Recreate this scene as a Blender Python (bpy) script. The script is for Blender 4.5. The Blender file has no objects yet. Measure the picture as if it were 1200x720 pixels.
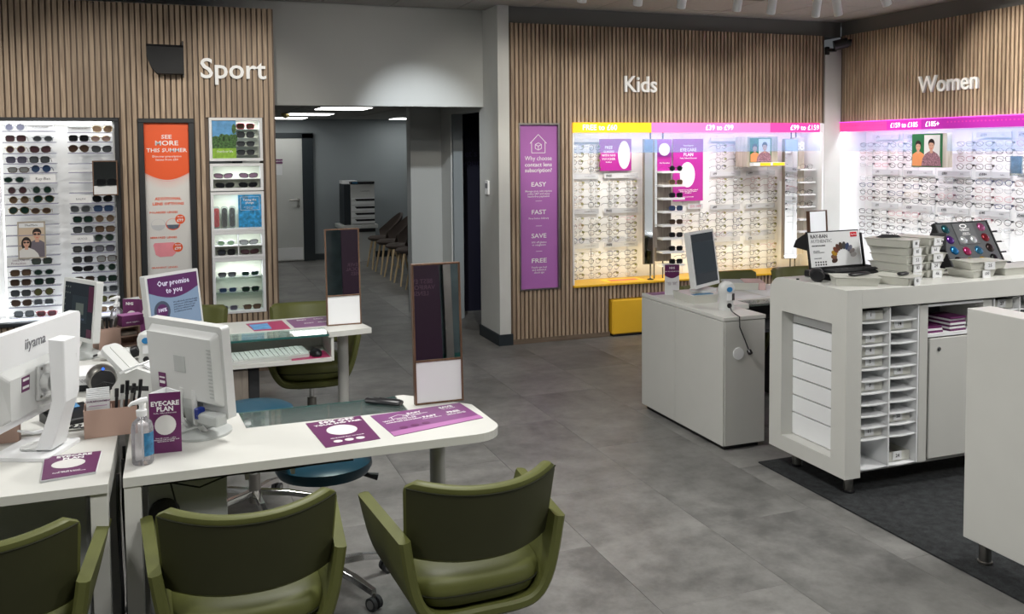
import bpy, math, random
from mathutils import Vector, Matrix
random.seed(7)
S = bpy.context.scene
COL = S.collection
R = math.radians
# ---------------------------------------------------------------- camera
H = 1.75
cam_d = bpy.data.cameras.new('camera'); cam = bpy.data.objects.new('camera', cam_d); COL.objects.link(cam)
S.camera = cam
yaw, pitch, roll, foc, cyp = 0.353733946, 0.0548571051, -0.00826449110, 1071.26693, 234.314533
fv = Vector((math.sin(yaw)*math.cos(pitch), math.cos(yaw)*math.cos(pitch), -math.sin(pitch)))
rv = Vector((math.cos(yaw), -math.sin(yaw), 0)); uv = rv.cross(fv)
r2 = rv*math.cos(roll)+uv*math.sin(roll); u2 = -rv*math.sin(roll)+uv*math.cos(roll)
M = Matrix((r2, u2, -fv)).transposed().to_4x4(); M.translation = (0, 0, H)
cam.matrix_world = M
cam_d.sensor_width = 36; cam_d.lens = foc*36/1200; cam_d.sensor_fit = 'HORIZONTAL'
cam_d.shift_y = -(360-cyp)/1200; cam_d.clip_end = 80; cam_d.clip_start = 0.05
# ---------------------------------------------------------------- world, lights, exposure
w = bpy.data.worlds.new('world'); S.world = w; w.use_nodes = True
w.node_tree.nodes['Background'].inputs[0].default_value = (.75, .8, .85, 1)
w.node_tree.nodes['Background'].inputs[1].default_value = 0.05
S.view_settings.view_transform = 'Standard'; S.view_settings.look = 'None'
S.view_settings.gamma = 1; S.view_settings.use_curve_mapping = False
S.view_settings.exposure = 1.0
WARM = (1, .93, .82); COOL = (.93, .97, 1)
def area(loc, sx, sy, power, col=(1, 1, 1), rot=(0, 0, 0), spread=None, name='area_lamp'):  # also used for lamps inside the bays, cabinet and boxes
    d = bpy.data.lights.new(name, 'AREA'); d.shape = 'RECTANGLE'; d.size = sx; d.size_y = sy
    d.energy = power; d.color = col
    if spread: d.spread = spread
    o = bpy.data.objects.new(name, d); o.location = loc; o.rotation_euler = rot; COL.objects.link(o); return o
def spot(loc, target, power, ang=40, blend=.6, col=WARM, rad=.03):
    d = bpy.data.lights.new('spot_lamp', 'SPOT'); d.energy = power; d.spot_size = R(ang); d.spot_blend = blend; d.color = col
    d.shadow_soft_size = rad
    o = bpy.data.objects.new('spot_lamp', d); o.location = loc
    o.rotation_euler = (Vector(target)-Vector(loc)).to_track_quat('-Z', 'Y').to_euler(); COL.objects.link(o); return o
# shop ceiling troffers (their panels are built with the ceiling)
TROFFERS = [(-1.6, 1.2), (0.9, 1.2), (3.9, 0.6), (0.9, 3.9), (-2.0, 4.6), (4.6, 2.6)]
for i, (x, y) in enumerate(TROFFERS):
    area((x, y, 2.97), .58, .58, [17, 19, 26, 29, 20, 26][i], (1, .985, .95))
# waiting room panels
BACKLIGHTS = [(1.9, 10.9), (1.75, 12.7), (1.6, 14.2), (3.55, 14.2)]
for x, y in BACKLIGHTS:
    area((x, y, 2.25), .58, .58, 5.5, (.88, .96, 1))
# LED strips behind the bay price bands, then lamps added at the ledges
area((4.8, 7.66, 1.968), 2.7, .03, 6, COOL, (R(-4), 0, 0))
area((6.43, 6.2, 1.968), .03, 2.8, 7, COOL, (0, R(4), 0))
area((6.43, 3.6, 1.968), .03, 2.3, 5, COOL, (0, R(4), 0))
area((6.46, 5.6, .52), .03, 4.0, 6, COOL, (0, R(-175), 0))  # added lamp facing up from the ledge, brightens the lower rows
area((4.8, 7.66, .52), 2.6, .03, 3.5, (1, .84, .5), (R(172), 0, 0))  # added warm lamp standing in for bounce off the yellow ledge

# ---------------------------------------------------------------- materials
def nt(name):
    m = bpy.data.materials.new(name); m.use_nodes = True
    t = m.node_tree; return m, t, t.nodes['Principled BSDF']
def plain(name, col, rough=.5, metal=0, emit=0, var=.04, scale=6, trans=0, alpha=1, ior=1.45, coat=0, bump=0, ecol=None, bscale=300):
    m, t, b = nt(name)
    b.inputs['Roughness'].default_value = rough; b.inputs['Metallic'].default_value = metal
    b.inputs['IOR'].default_value = ior
    c = (*col, 1)
    if var:
        tc = t.nodes.new('ShaderNodeTexCoord'); n = t.nodes.new('ShaderNodeTexNoise'); n.inputs['Scale'].default_value = scale
        n.inputs['Detail'].default_value = 4
        t.links.new(tc.outputs['Object'], n.inputs['Vector'])
        r = t.nodes.new('ShaderNodeMapRange'); r.inputs[1].default_value = .3; r.inputs[2].default_value = .7
        r.inputs[3].default_value = 1-var; r.inputs[4].default_value = 1+var
        t.links.new(n.outputs['Fac'], r.inputs[0])
        mx = t.nodes.new('ShaderNodeVectorMath'); mx.operation = 'SCALE'; mx.inputs[0].default_value = col
        t.links.new(r.outputs[0], mx.inputs['Scale']); t.links.new(mx.outputs[0], b.inputs['Base Color'])
    b.inputs['Base Color'].default_value = c
    if trans: b.inputs['Transmission Weight'].default_value = trans
    if alpha < 1: b.inputs['Alpha'].default_value = alpha
    if coat: b.inputs['Coat Weight'].default_value = coat; b.inputs['Coat Roughness'].default_value = .1
    if emit:
        b.inputs['Emission Color'].default_value = (*(ecol or col), 1); b.inputs['Emission Strength'].default_value = emit
    if bump:
        n2 = t.nodes.new('ShaderNodeTexNoise'); n2.inputs['Scale'].default_value = bscale; n2.inputs['Detail'].default_value = 3
        tc2 = t.nodes.new('ShaderNodeTexCoord'); t.links.new(tc2.outputs['Object'], n2.inputs['Vector'])
        bp = t.nodes.new('ShaderNodeBump'); bp.inputs['Strength'].default_value = bump; bp.inputs['Distance'].default_value = .001
        t.links.new(n2.outputs['Fac'], bp.inputs['Height']); t.links.new(bp.outputs[0], b.inputs['Normal'])
    return m
def sr(h):  # sRGB hex -> linear
    h = h.lstrip('#'); o = []
    for i in (0, 2, 4):
        v = int(h[i:i+2], 16)/255; o.append(v/12.92 if v <= .04045 else ((v+.055)/1.055)**2.4)
    return tuple(o)
def wood(name, c1, c2, rough=.55, rnd=True, sc=(60, 60, 3)):
    m, t, b = nt(name)
    g = t.nodes.new('ShaderNodeNewGeometry'); mp = t.nodes.new('ShaderNodeMapping'); mp.inputs['Scale'].default_value = sc
    n = t.nodes.new('ShaderNodeTexNoise'); n.inputs['Scale'].default_value = 1; n.inputs['Detail'].default_value = 5; n.inputs['Distortion'].default_value = .6
    t.links.new(g.outputs['Position'], mp.inputs['Vector']); t.links.new(mp.outputs[0], n.inputs['Vector'])
    cr = t.nodes.new('ShaderNodeValToRGB'); cr.color_ramp.elements[0].position = .3; cr.color_ramp.elements[1].position = .72
    cr.color_ramp.elements[0].color = (*c1, 1); cr.color_ramp.elements[1].color = (*c2, 1)
    t.links.new(n.outputs['Fac'], cr.inputs[0])
    if rnd:
        oi = t.nodes.new('ShaderNodeObjectInfo'); r = t.nodes.new('ShaderNodeMapRange'); r.inputs[3].default_value = .85; r.inputs[4].default_value = 1.12
        t.links.new(oi.outputs['Random'], r.inputs[0])
        mx = t.nodes.new('ShaderNodeVectorMath'); mx.operation = 'SCALE'
        t.links.new(cr.outputs[0], mx.inputs[0]); t.links.new(r.outputs[0], mx.inputs['Scale']); t.links.new(mx.outputs[0], b.inputs['Base Color'])
    else: t.links.new(cr.outputs[0], b.inputs['Base Color'])
    b.inputs['Roughness'].default_value = rough
    return m
def concrete(name):
    m, t, b = nt(name)
    g = t.nodes.new('ShaderNodeNewGeometry'); oi = t.nodes.new('ShaderNodeObjectInfo')
    add = t.nodes.new('ShaderNodeVectorMath'); add.operation = 'ADD'
    sc = t.nodes.new('ShaderNodeVectorMath'); sc.operation = 'SCALE'; sc.inputs[0].default_value = (37, 19, 11)
    t.links.new(oi.outputs['Random'], sc.inputs['Scale']); t.links.new(g.outputs['Position'], add.inputs[0]); t.links.new(sc.outputs[0], add.inputs[1])
    n = t.nodes.new('ShaderNodeTexNoise'); n.inputs['Scale'].default_value = 1.9; n.inputs['Detail'].default_value = 10; n.inputs['Roughness'].default_value = .62; n.inputs['Distortion'].default_value = .4
    t.links.new(add.outputs[0], n.inputs['Vector'])
    cr = t.nodes.new('ShaderNodeValToRGB'); e = cr.color_ramp.elements
    e[0].position = .38; e[0].color = (.10, .099, .095, 1); e[1].position = .62; e[1].color = (.25, .246, .235, 1)
    t.links.new(n.outputs['Fac'], cr.inputs[0])
    r = t.nodes.new('ShaderNodeMapRange'); r.inputs[3].default_value = .9; r.inputs[4].default_value = 1.1
    t.links.new(oi.outputs['Random'], r.inputs[0])
    mx = t.nodes.new('ShaderNodeVectorMath'); mx.operation = 'SCALE'
    t.links.new(cr.outputs[0], mx.inputs[0]); t.links.new(r.outputs[0], mx.inputs['Scale']); t.links.new(mx.outputs[0], b.inputs['Base Color'])
    n2 = t.nodes.new('ShaderNodeTexNoise'); n2.inputs['Scale'].default_value = 9; n2.inputs['Detail'].default_value = 8; n2.inputs['Roughness'].default_value = .7
    mxn = t.nodes.new('ShaderNodeMath'); mxn.operation = 'MULTIPLY_ADD'; mxn.inputs[1].default_value = .55; mul = t.nodes.new('ShaderNodeMath'); mul.operation = 'MULTIPLY'; mul.inputs[1].default_value = .45
    t.links.new(n2.outputs['Fac'], mul.inputs[0]); t.links.new(n.outputs['Fac'], mxn.inputs[0]); t.links.new(mul.outputs[0], mxn.inputs[2]); t.links.new(mxn.outputs[0], cr.inputs[0])
    t.links.new(add.outputs[0], n2.inputs['Vector'])
    rr = t.nodes.new('ShaderNodeMapRange'); rr.inputs[3].default_value = .3; rr.inputs[4].default_value = .52
    t.links.new(n2.outputs['Fac'], rr.inputs[0]); t.links.new(rr.outputs[0], b.inputs['Roughness'])
    return m
def carpetm(name):
    m, t, b = nt(name)
    g = t.nodes.new('ShaderNodeNewGeometry'); n = t.nodes.new('ShaderNodeTexNoise'); n.inputs['Scale'].default_value = 160; n.inputs['Detail'].default_value = 6; n.inputs['Roughness'].default_value = .8
    t.links.new(g.outputs['Position'], n.inputs['Vector'])
    n3 = t.nodes.new('ShaderNodeTexNoise'); n3.inputs['Scale'].default_value = 28; n3.inputs['Detail'].default_value = 3
    t.links.new(g.outputs['Position'], n3.inputs['Vector'])
    ad = t.nodes.new('ShaderNodeMath'); ad.operation = 'MULTIPLY_ADD'; ad.inputs[1].default_value = .5
    t.links.new(n3.outputs['Fac'], ad.inputs[0]); t.links.new(n.outputs['Fac'], ad.inputs[2])
    cr = t.nodes.new('ShaderNodeValToRGB'); cr.color_ramp.elements[0].position = .62; cr.color_ramp.elements[1].position = .95
    cr.color_ramp.elements[0].color = (.006, .007, .008, 1); cr.color_ramp.elements[1].color = (.04, .045, .048, 1)
    t.links.new(ad.outputs[0], cr.inputs[0]); t.links.new(cr.outputs[0], b.inputs['Base Color']); b.inputs['Roughness'].default_value = .95
    bp = t.nodes.new('ShaderNodeBump'); bp.inputs['Strength'].default_value = .7; bp.inputs['Distance'].default_value = .004
    t.links.new(n.outputs['Fac'], bp.inputs['Height']); t.links.new(bp.outputs[0], b.inputs['Normal'])
    return m
def glassm(name, col=(.9, .97, .95), rough=.02, op=.12):
    m, t, b = nt(name)
    o = t.nodes['Material Output']; tr = t.nodes.new('ShaderNodeBsdfTransparent'); tr.inputs[0].default_value = (*col, 1)
    gl = t.nodes.new('ShaderNodeBsdfGlossy'); gl.inputs['Roughness'].default_value = rough
    fr = t.nodes.new('ShaderNodeFresnel'); fr.inputs[0].default_value = 1.5
    mx = t.nodes.new('ShaderNodeMixShader'); t.links.new(fr.outputs[0], mx.inputs[0]); t.links.new(tr.outputs[0], mx.inputs[1]); t.links.new(gl.outputs[0], mx.inputs[2])
    df = t.nodes.new('ShaderNodeBsdfDiffuse'); df.inputs[0].default_value = (*col, 1)
    m2 = t.nodes.new('ShaderNodeMixShader'); m2.inputs[0].default_value = op
    t.links.new(mx.outputs[0], m2.inputs[1]); t.links.new(df.outputs[0], m2.inputs[2]); t.links.new(m2.outputs[0], o.inputs[0])
    return m
MT = {}
def mdef(k, f): MT[k] = f
mdef('greymid', plain('bulkhead_grey', (.17, .172, .165), .85, var=.04, scale=1.5))
mdef('plumdark', plain('dark_plum_print', (.035, .010, .032), .5, var=0)); mdef('pinktext', plain('dim_pink_print', (.16, .08, .13), .5, var=0))
mdef('opal', plain('opal_backlit_panel', (.78, .79, .80), .6, var=.0, emit=.07))
mdef('rodwhite', plain('rod_white', (.72, .73, .74), .4, var=0))
mdef('pane', plain('dusk_pane', (.10, .14, .15), .2, var=.5, scale=1.5))
mdef('white', plain('white_laminate', (.62, .62, .585), .35, var=.015))
mdef('offwhite', plain('white_panel', (.56, .56, .53), .45, var=.015))
mdef('bright', plain('bright_white', (.82, .83, .84), .5, var=.01))
mdef('displaywhite', plain('display_back_white', (.80, .80, .80), .6, var=.02, scale=3))
mdef('plastic', plain('white_plastic', (.60, .61, .60), .38, var=.015, bump=.05))
mdef('greyplastic', plain('grey_white_plastic', (.45, .47, .46), .42, var=.02))
mdef('greyp', plain('grey_paint', (.44, .455, .45), .8, var=.03, scale=1.2))
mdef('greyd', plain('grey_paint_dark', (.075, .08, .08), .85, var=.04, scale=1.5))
mdef('greyb', plain('blue_grey_paint', (.27, .30, .315), .8, var=.03, scale=1.2))
mdef('skirt', plain('charcoal_skirting', (.018, .026, .032), .5, var=.05))
mdef('whitepaint', plain('white_paint', (.6, .61, .59), .7, var=.02))
mdef('navy', plain('navy_panel', (.004, .004, .018), .7, var=.1))
mdef('navytext', plain('navy_text', (.02, .02, .06), .6, var=0))
mdef('slat', wood('oak_slat', (.28, .20, .14), (.50, .385, .275), rough=.6))
mdef('slatback', wood('dark_oak_backing', (.10, .068, .048), (.17, .12, .085), rnd=False))
mdef('kick', wood('oak_plinth', (.11, .08, .055), (.2, .15, .11), rnd=False, sc=(3, 3, 60)))
mdef('palewood', wood('pale_wood', (.33, .29, .23), (.52, .46, .38), rnd=False, sc=(30, 30, 4)))
mdef('greywood', wood('grey_oak', (.16, .135, .11), (.27, .235, .2), rnd=False, sc=(40, 40, 4)))
mdef('walnut', wood('walnut', (.09, .045, .025), (.2, .11, .065), rough=.4, rnd=False, sc=(80, 80, 6)))
mdef('beech', wood('beech_leg', (.42, .31, .17), (.6, .46, .28), rnd=False))
mdef('floor', concrete('concrete_vinyl')); mdef('grout', plain('tile_joint', (.11, .108, .103), .9))
mdef('carpet', carpetm('black_carpet'))
mdef('ceil', plain('ceiling_tile_white', (.33, .32, .30), .9, var=.05, scale=40, bump=.3, bscale=120))
mdef('ceilrail', plain('ceiling_rail', (.2, .2, .19), .6))
mdef('vent', plain('vent_grey', (.12, .115, .1), .8))
mdef('bandtext', plain('band_text', (1, 1, 1), .4, emit=.75, ecol=(1, .97, .98), var=0))
mdef('lamp', plain('lamp_panel', (1, .98, .94), .5, emit=3.0, var=0))
mdef('lampb', plain('lamp_panel_back', (1, 1, .96), .5, emit=3.2, var=0))
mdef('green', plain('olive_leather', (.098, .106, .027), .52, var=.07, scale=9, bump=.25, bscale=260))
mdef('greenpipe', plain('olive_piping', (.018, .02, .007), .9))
mdef('greenshade', plain('shaded_olive_back', (.038, .040, .012), .65, var=.05, bump=.2))  # olive leather darkened for the shade on the chair backs
mdef('blue', plain('teal_vinyl', (.012, .062, .105), .33, var=.05))
mdef('chrome', plain('chrome', (.62, .62, .62), .18, metal=1, var=0))
mdef('steel', plain('brushed_steel', (.3, .29, .27), .38, metal=1, var=.05))
mdef('post', plain('silver_post', (.42, .42, .40), .4, metal=.3, var=.02))
mdef('black', plain('black_plastic', (.012, .012, .014), .38, var=.1))
mdef('blackm', plain('black_matt', (.02, .021, .023), .75, var=.1))
mdef('rubber', plain('dark_rubber', (.03, .03, .032), .6))
mdef('castor', plain('castor_grey', (.12, .12, .12), .45))
mdef('frameblk', plain('black_frame', (.022, .024, .027), .45))
mdef('screen', plain('dark_screen', (.008, .009, .010), .25, emit=1, ecol=(.007, .009, .011), var=0, ior=1.12))
mdef('screenui', plain('screen_window', (.004, .005, .006), .5, emit=1, ecol=(.010, .0135, .016), var=0, ior=1.12))
mdef('screenpale', plain('screen_pale', (.03, .035, .03), .3, emit=1, ecol=(.03, .036, .032), var=0))
mdef('screenpurp', plain('screen_plum', (.02, .004, .012), .3, emit=1, ecol=(.018, .004, .01), var=0))
mdef('pscreen', plain('promise_screen', (.04, .06, .08), .3, emit=1, ecol=(.075, .105, .15), var=0))
mdef('pscreenplum', plain('promise_plum', (.03, .005, .03), .3, emit=1, ecol=(.026, .004, .028), var=0))
mdef('pscreentext', plain('promise_text', (.3, .3, .33), .3, emit=1, ecol=(.22, .22, .27), var=0))
mdef('pscreengrey', plain('promise_grey', (.02, .025, .03), .3, emit=1, ecol=(.015, .02, .035), var=0))
mdef('purple', plain('purple_print', (.125, .022, .10), .4, var=0))
mdef('purple2', plain('violet_print', (.20, .058, .19), .4, var=0))
mdef('lilac', plain('lilac_print', (.42, .16, .38), .4, var=0))
mdef('violetpanel', plain('violet_panel', (.40, .14, .44), .45, var=.02))
mdef('magenta', plain('magenta_print', (.42, .02, .28), .45, var=0))
mdef('magenta2', plain('deep_magenta_print', (.25, .02, .25), .45, var=0))
mdef('pinkred', plain('crimson_print', (.42, .03, .12), .45, var=0))
mdef('prtwhite', plain('white_print', (.85, .85, .85), .5, var=0))
mdef('paper', plain('white_paper', (.74, .75, .76), .6, var=.01))
mdef('orange', plain('orange_print', (.83, .115, .03), .4, var=0))
mdef('orangelt', plain('coral_print', (.85, .2, .1), .4, var=0))
mdef('posterw', plain('poster_white', (.72, .71, .69), .5, var=0))
mdef('letterw', plain('sign_white', (.85, .86, .86), .4, var=0, emit=.05))
mdef('greytext', plain('grey_print', (.2, .2, .22), .5, var=0))
mdef('blktext', plain('black_print', (.03, .03, .035), .5, var=0))
mdef('striplab', plain('grey_label', (.56, .57, .59), .5, var=.02))
mdef('yellow', plain('yellow_vinyl', (.85, .50, .03), .4, var=.02))
mdef('yellowband', plain('price_band_yellow', (.9, .5, .02), .4, emit=.34, ecol=(1, .48, .012), var=0))
mdef('pinkband', plain('price_band_pink', (.85, .18, .45), .4, emit=.34, ecol=(1, .17, .45), var=0))
mdef('hotband', plain('price_band_hot_pink', (.8, .05, .27), .4, emit=.38, ecol=(1, .05, .32), var=0))
mdef('magband', plain('price_band_magenta', (.4, .02, .3), .4, emit=.26, ecol=(.75, .03, .5), var=0))
mdef('magband2', plain('price_band_plum', (.3, .015, .25), .4, emit=.2, ecol=(.6, .02, .5), var=0))
mdef('magedge', plain('price_band_edge', (1, .1, .8), .4, emit=.5, ecol=(1, .08, .8), var=0))
mdef('bandshade', plain('band_dash', (.5, .05, .3), .5, emit=.2, ecol=(.7, .05, .4), var=0))
mdef('valance', plain('blue_acrylic', (.35, .6, 1.0), .5, var=0, alpha=.22, ior=1.1))
mdef('glass', glassm('clear_glass', (.88, .95, .93), .02, .06))
mdef('glassedge', plain('green_glass_edge', (.03, .12, .11), .15, var=0))
mdef('deskglass', glassm('desk_glass', (.86, .94, .92), .03, .05))
mdef('acrylic', glassm('acrylic', (.95, .96, .97), .15, .10))
mdef('frost', plain('frosted_tray', (.66, .66, .60), .35, var=.03, trans=.2))
mdef('mirror', plain('mirror_glass', (.86, .88, .88), .01, metal=1, var=0))
mdef('mirrordim', plain('mirror_glass_dim', (.55, .58, .58), .03, metal=1, var=0))
mdef('pinkcard', plain('dusty_pink_card', (.46, .31, .25), .6, var=.03))
mdef('liquid', glassm('clear_bottle', (.93, .92, .95), .03, .16))
mdef('bluelabel', plain('blue_label', (.03, .17, .33), .4, var=.4, scale=60))
mdef('key', plain('key_white', (.78, .79, .77), .5, var=0))
mdef('keybase', plain('keyboard_base', (.62, .63, .61), .5, var=0))
mdef('brownfab', plain('brown_shell', (.05, .036, .03), .75, var=.08, bump=.3))
mdef('brass', plain('brass', (.4, .33, .15), .35, metal=.7))
mdef('jeansblue', plain('sky_print', (.12, .35, .65), .5, var=.25, scale=20))
mdef('treegreen', plain('tree_print', (.05, .13, .03), .5, var=.8, scale=70))
mdef('grassgreen', plain('grass_print', (.28, .5, .05), .5, var=.3, scale=30))
mdef('seablue', plain('sea_print', (.03, .3, .62), .5, var=.5, scale=45))
mdef('bannergreen', plain('green_print', (.02, .16, .06), .5, var=.05))
mdef('skin', plain('skin_print', (.62, .36, .26), .5, var=0)); mdef('hair', plain('hair_print', (.02, .014, .012), .5, var=0))
mdef('floral', plain('floral_print', (.3, .16, .2), .5, var=.95, scale=110)); mdef('orangetop', plain('orange_top_print', (.75, .3, .12), .5, var=.05))
mdef('greytop', plain('grey_top_print', (.16, .14, .17), .5, var=.05)); mdef('creamtop', plain('cream_top_print', (.6, .48, .36), .5, var=.05))
mdef('poppink', plain('pink_lens_print', (.85, .3, .35), .5, var=.1)); mdef('slateprint', plain('slate_print', (.1, .13, .18), .5, var=.3, scale=60))
mdef('redlogo', plain('red_print', (.6, .01, .02), .4, var=0))
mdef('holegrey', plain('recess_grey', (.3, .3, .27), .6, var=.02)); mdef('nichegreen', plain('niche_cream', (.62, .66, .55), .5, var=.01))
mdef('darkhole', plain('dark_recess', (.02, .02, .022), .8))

# ---------------------------------------------------------------- mesh builder
class MB:
    def __init__(s, fr=None): s.v = []; s.f = []; s.mi = []; s.sm = []; s.fr = fr
    def add(s, vs, fs, mi=0, sm=False):
        n = len(s.v)
        for v in vs:
            v = Vector(v)
            if s.fr is not None: v = s.fr @ v
            s.v.append(v)
        for f in fs: s.f.append([n+i for i in f]); s.mi.append(mi); s.sm.append(sm)
        return s
    def box(s, x0, x1, y0, y1, z0, z1, mi=0):
        vs = [(x0, y0, z0), (x1, y0, z0), (x1, y1, z0), (x0, y1, z0), (x0, y0, z1), (x1, y0, z1), (x1, y1, z1), (x0, y1, z1)]
        return s.add(vs, [(0, 3, 2, 1), (4, 5, 6, 7), (0, 1, 5, 4), (1, 2, 6, 5), (2, 3, 7, 6), (3, 0, 4, 7)], mi)
    def prism(s, poly, a0, a1, ax='z', mi=0, sm=False):
        # poly in the plane perpendicular to ax: z->(x,y), y->(x,z), x->(y,z)
        def P(p, a):
            return (p[0], p[1], a) if ax == 'z' else ((p[0], a, p[1]) if ax == 'y' else (a, p[0], p[1]))
        n = len(poly); vs = [P(p, a0) for p in poly]+[P(p, a1) for p in poly]
        s.add(vs, [tuple(range(n))[::-1], tuple(range(n, 2*n))], mi)
        s.add(vs, [(i, (i+1) % n, n+(i+1) % n, n+i) for i in range(n)], mi, sm); return s
    def poly(s, pts, mi=0): return s.add(pts, [tuple(range(len(pts)))], mi)
    def rings(s, rings, mi=0, sm=True, caps=True, closed=True):
        n = len(rings[0]); vs = [p for r in rings for p in r]; fs = []
        for k in range(len(rings)-1):
            for i in range(n if closed else n-1):
                j = (i+1) % n; fs.append((k*n+i, k*n+j, (k+1)*n+j, (k+1)*n+i))
        s.add(vs, fs, mi, sm)
        if caps and closed:
            s.add(rings[0], [tuple(range(n))[::-1]], mi); s.add(rings[-1], [tuple(range(n))], mi)
        return s
    def lathe(s, prof, c=(0, 0, 0), seg=20, mi=0, sx=1, sy=1, sm=True):
        rs = [[(c[0]+r*sx*math.cos(2*math.pi*i/seg), c[1]+r*sy*math.sin(2*math.pi*i/seg), c[2]+z) for i in range(seg)] for r, z in prof]
        return s.rings(rs, mi, sm)
    def tube(s, pts, r, seg=8, mi=0, close=False, rs=None, sm=True):
        pts = [Vector(p) for p in pts]; out = []; n = len(pts); up = None
        for k, p in enumerate(pts):
            if close: d = pts[(k+1) % n]-pts[k-1]
            else: d = (pts[min(k+1, n-1)]-pts[max(k-1, 0)])
            d.normalize()
            if up is None: up = Vector((0, 0, 1)) if abs(d.z) < .9 else Vector((1, 0, 0))
            a = d.cross(up); a.normalize(); b = a.cross(d); b.normalize(); up = b
            rr = rs[k] if rs else r
            out.append([p+a*(rr*math.cos(2*math.pi*i/seg))+b*(rr*math.sin(2*math.pi*i/seg)) for i in range(seg)])
        if close: out.append(out[0]); return s.rings(out, mi, sm, caps=False)
        return s.rings(out, mi, sm)
    def cyl(s, p0, p1, r, seg=14, mi=0, r2=None):
        return s.tube([p0, p1], r, seg, mi, rs=[r, r if r2 is None else r2])
    def build(s, name, mats, parent=None, bevel=0, loc=None, seg=1):
        me = bpy.data.meshes.new(name); me.from_pydata([tuple(v) for v in s.v], [], s.f)
        if not isinstance(mats, (list, tuple)): mats = [mats]
        for m in mats: me.materials.append(MT[m] if isinstance(m, str) else m)
        me.polygons.foreach_set('material_index', s.mi); me.polygons.foreach_set('use_smooth', s.sm)
        me.update()
        if any(s.sm):
            try: me.set_sharp_from_angle(angle=R(42))
            except Exception: pass
        o = bpy.data.objects.new(name, me); COL.objects.link(o)
        if parent: o.parent = parent
        if loc: o.location = loc
        if bevel:
            b = o.modifiers.new('bevel', 'BEVEL'); b.width = bevel; b.segments = seg; b.limit_method = 'ANGLE'; b.angle_limit = R(40)
        return o
def bx(name, mats, parent, x0, x1, y0, y1, z0, z1, bevel=0): return MB().box(x0, x1, y0, y1, z0, z1).build(name, mats, parent, bevel)
def tag(o, label=None, cat=None, group=None, kind=None):
    if label: o['label'] = label
    if cat: o['category'] = cat
    if group: o['group'] = group
    if kind: o['kind'] = kind
    return o
def thing(name, label, cat, loc=(0, 0, 0), rz=0, group=None):
    o = bpy.data.objects.new(name, None); COL.objects.link(o); o.location = loc; o.rotation_euler = (0, 0, rz)
    o.empty_display_size = .05
    return tag(o, label, cat, group)
def struct(o): o['kind'] = 'structure'; return o
def copy_tree(o, parent=None):
    c = o.copy(); COL.objects.link(c); c.parent = parent
    for ch in list(o.children): copy_tree(ch, c)
    return c
def dup(o, loc, rz, label, group=None):
    c = copy_tree(o); c.location = loc; c.rotation_euler = (0, 0, rz); c['label'] = label
    if group: c['group'] = group
    return c
def frame(o, x, y):
    x = Vector(x).normalized(); y = Vector(y); y = (y-x*y.dot(x)).normalized(); z = x.cross(y)
    m = Matrix((x, y, z)).transposed().to_4x4(); m.translation = Vector(o); return m
# flat lettering: a real font mesh lying in the plane (right, up) at 'o'
def text(parent, s, size, o, right=(1, 0, 0), up=(0, 0, 1), mat='prtwhite', align='CENTER', ext=.0004, bold=0, name='lettering', sx=1, shear=0, fit=0):
    cu = bpy.data.curves.new(name, 'FONT'); cu.body = s; cu.size = size; cu.align_x = align; cu.align_y = 'CENTER'
    cu.extrude = ext; cu.offset = bold*size; cu.resolution_u = 1 if size < .05 else 3; cu.space_line = .95; cu.shear = shear
    t = bpy.data.objects.new(name, cu); me = bpy.data.meshes.new_from_object(t); bpy.data.objects.remove(t)
    me.name = name; fr = frame(o, right, up)
    if fit and me.vertices:
        xs = [v.co.x for v in me.vertices]; sx = fit/max(1e-6, max(xs)-min(xs))
    for v in me.vertices: v.co.x *= sx
    me.transform(fr); me.materials.clear(); me.materials.append(MT[mat])
    ob = bpy.data.objects.new(name, me); COL.objects.link(ob); ob.parent = parent
    return ob
def oval(cx, cz, rx, rz, n=20): return [(cx+rx*math.cos(2*math.pi*i/n), cz+rz*math.sin(2*math.pi*i/n)) for i in range(n)]
def arc(cx, cy, r, a0, a1, n=6): return [(cx+r*math.cos(R(a0+(a1-a0)*i/n)), cy+r*math.sin(R(a0+(a1-a0)*i/n))) for i in range(n+1)]
def rrect(x0, x1, y0, y1, r, n=4):
    return arc(x1-r, y1-r, r, 0, 90, n)+arc(x0+r, y1-r, r, 90, 180, n)+arc(x0+r, y0+r, r, 180, 270, n)+arc(x1-r, y0+r, r, 270, 360, n)
# ---------------------------------------------------------------- setting: floor
fl = struct(MB().box(-4, 7.2, -3.5, 15.2, -.06, -.012).build('floor', 'grout'))
tile = None; W, L, g = .585, 1.2, .0007
for i in range(-8, 8):
    x0 = 2.27+W*i; off = 4.78 if i % 2 == 0 else 4.18
    for j in range(-4, 9):
        y0 = off+L*j
        if y0 > 14.9 or y0+L < 1.2 or x0+W < -2.5 or x0 > 6.4: continue
        if x0 > 3.0 and y0+L < 4.2: continue
        if y0 > 7.6 and (x0 < -.9 or x0 > 4.0): continue
        if y0 < 2.0 and x0 < -1.2: continue
        if tile is None:
            tile = MB().box(g, W-g, g, L-g, -.012, 0).build('floor_tile', 'floor', fl, .0007)
            t = tile
        else: t = tile.copy(); COL.objects.link(t)
        t.location = (x0, y0, 0); t.parent = fl
struct(MB().box(3.0, 6.68, -3.4, 4.21, .0005, .008).build('carpet', 'carpet'))
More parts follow.
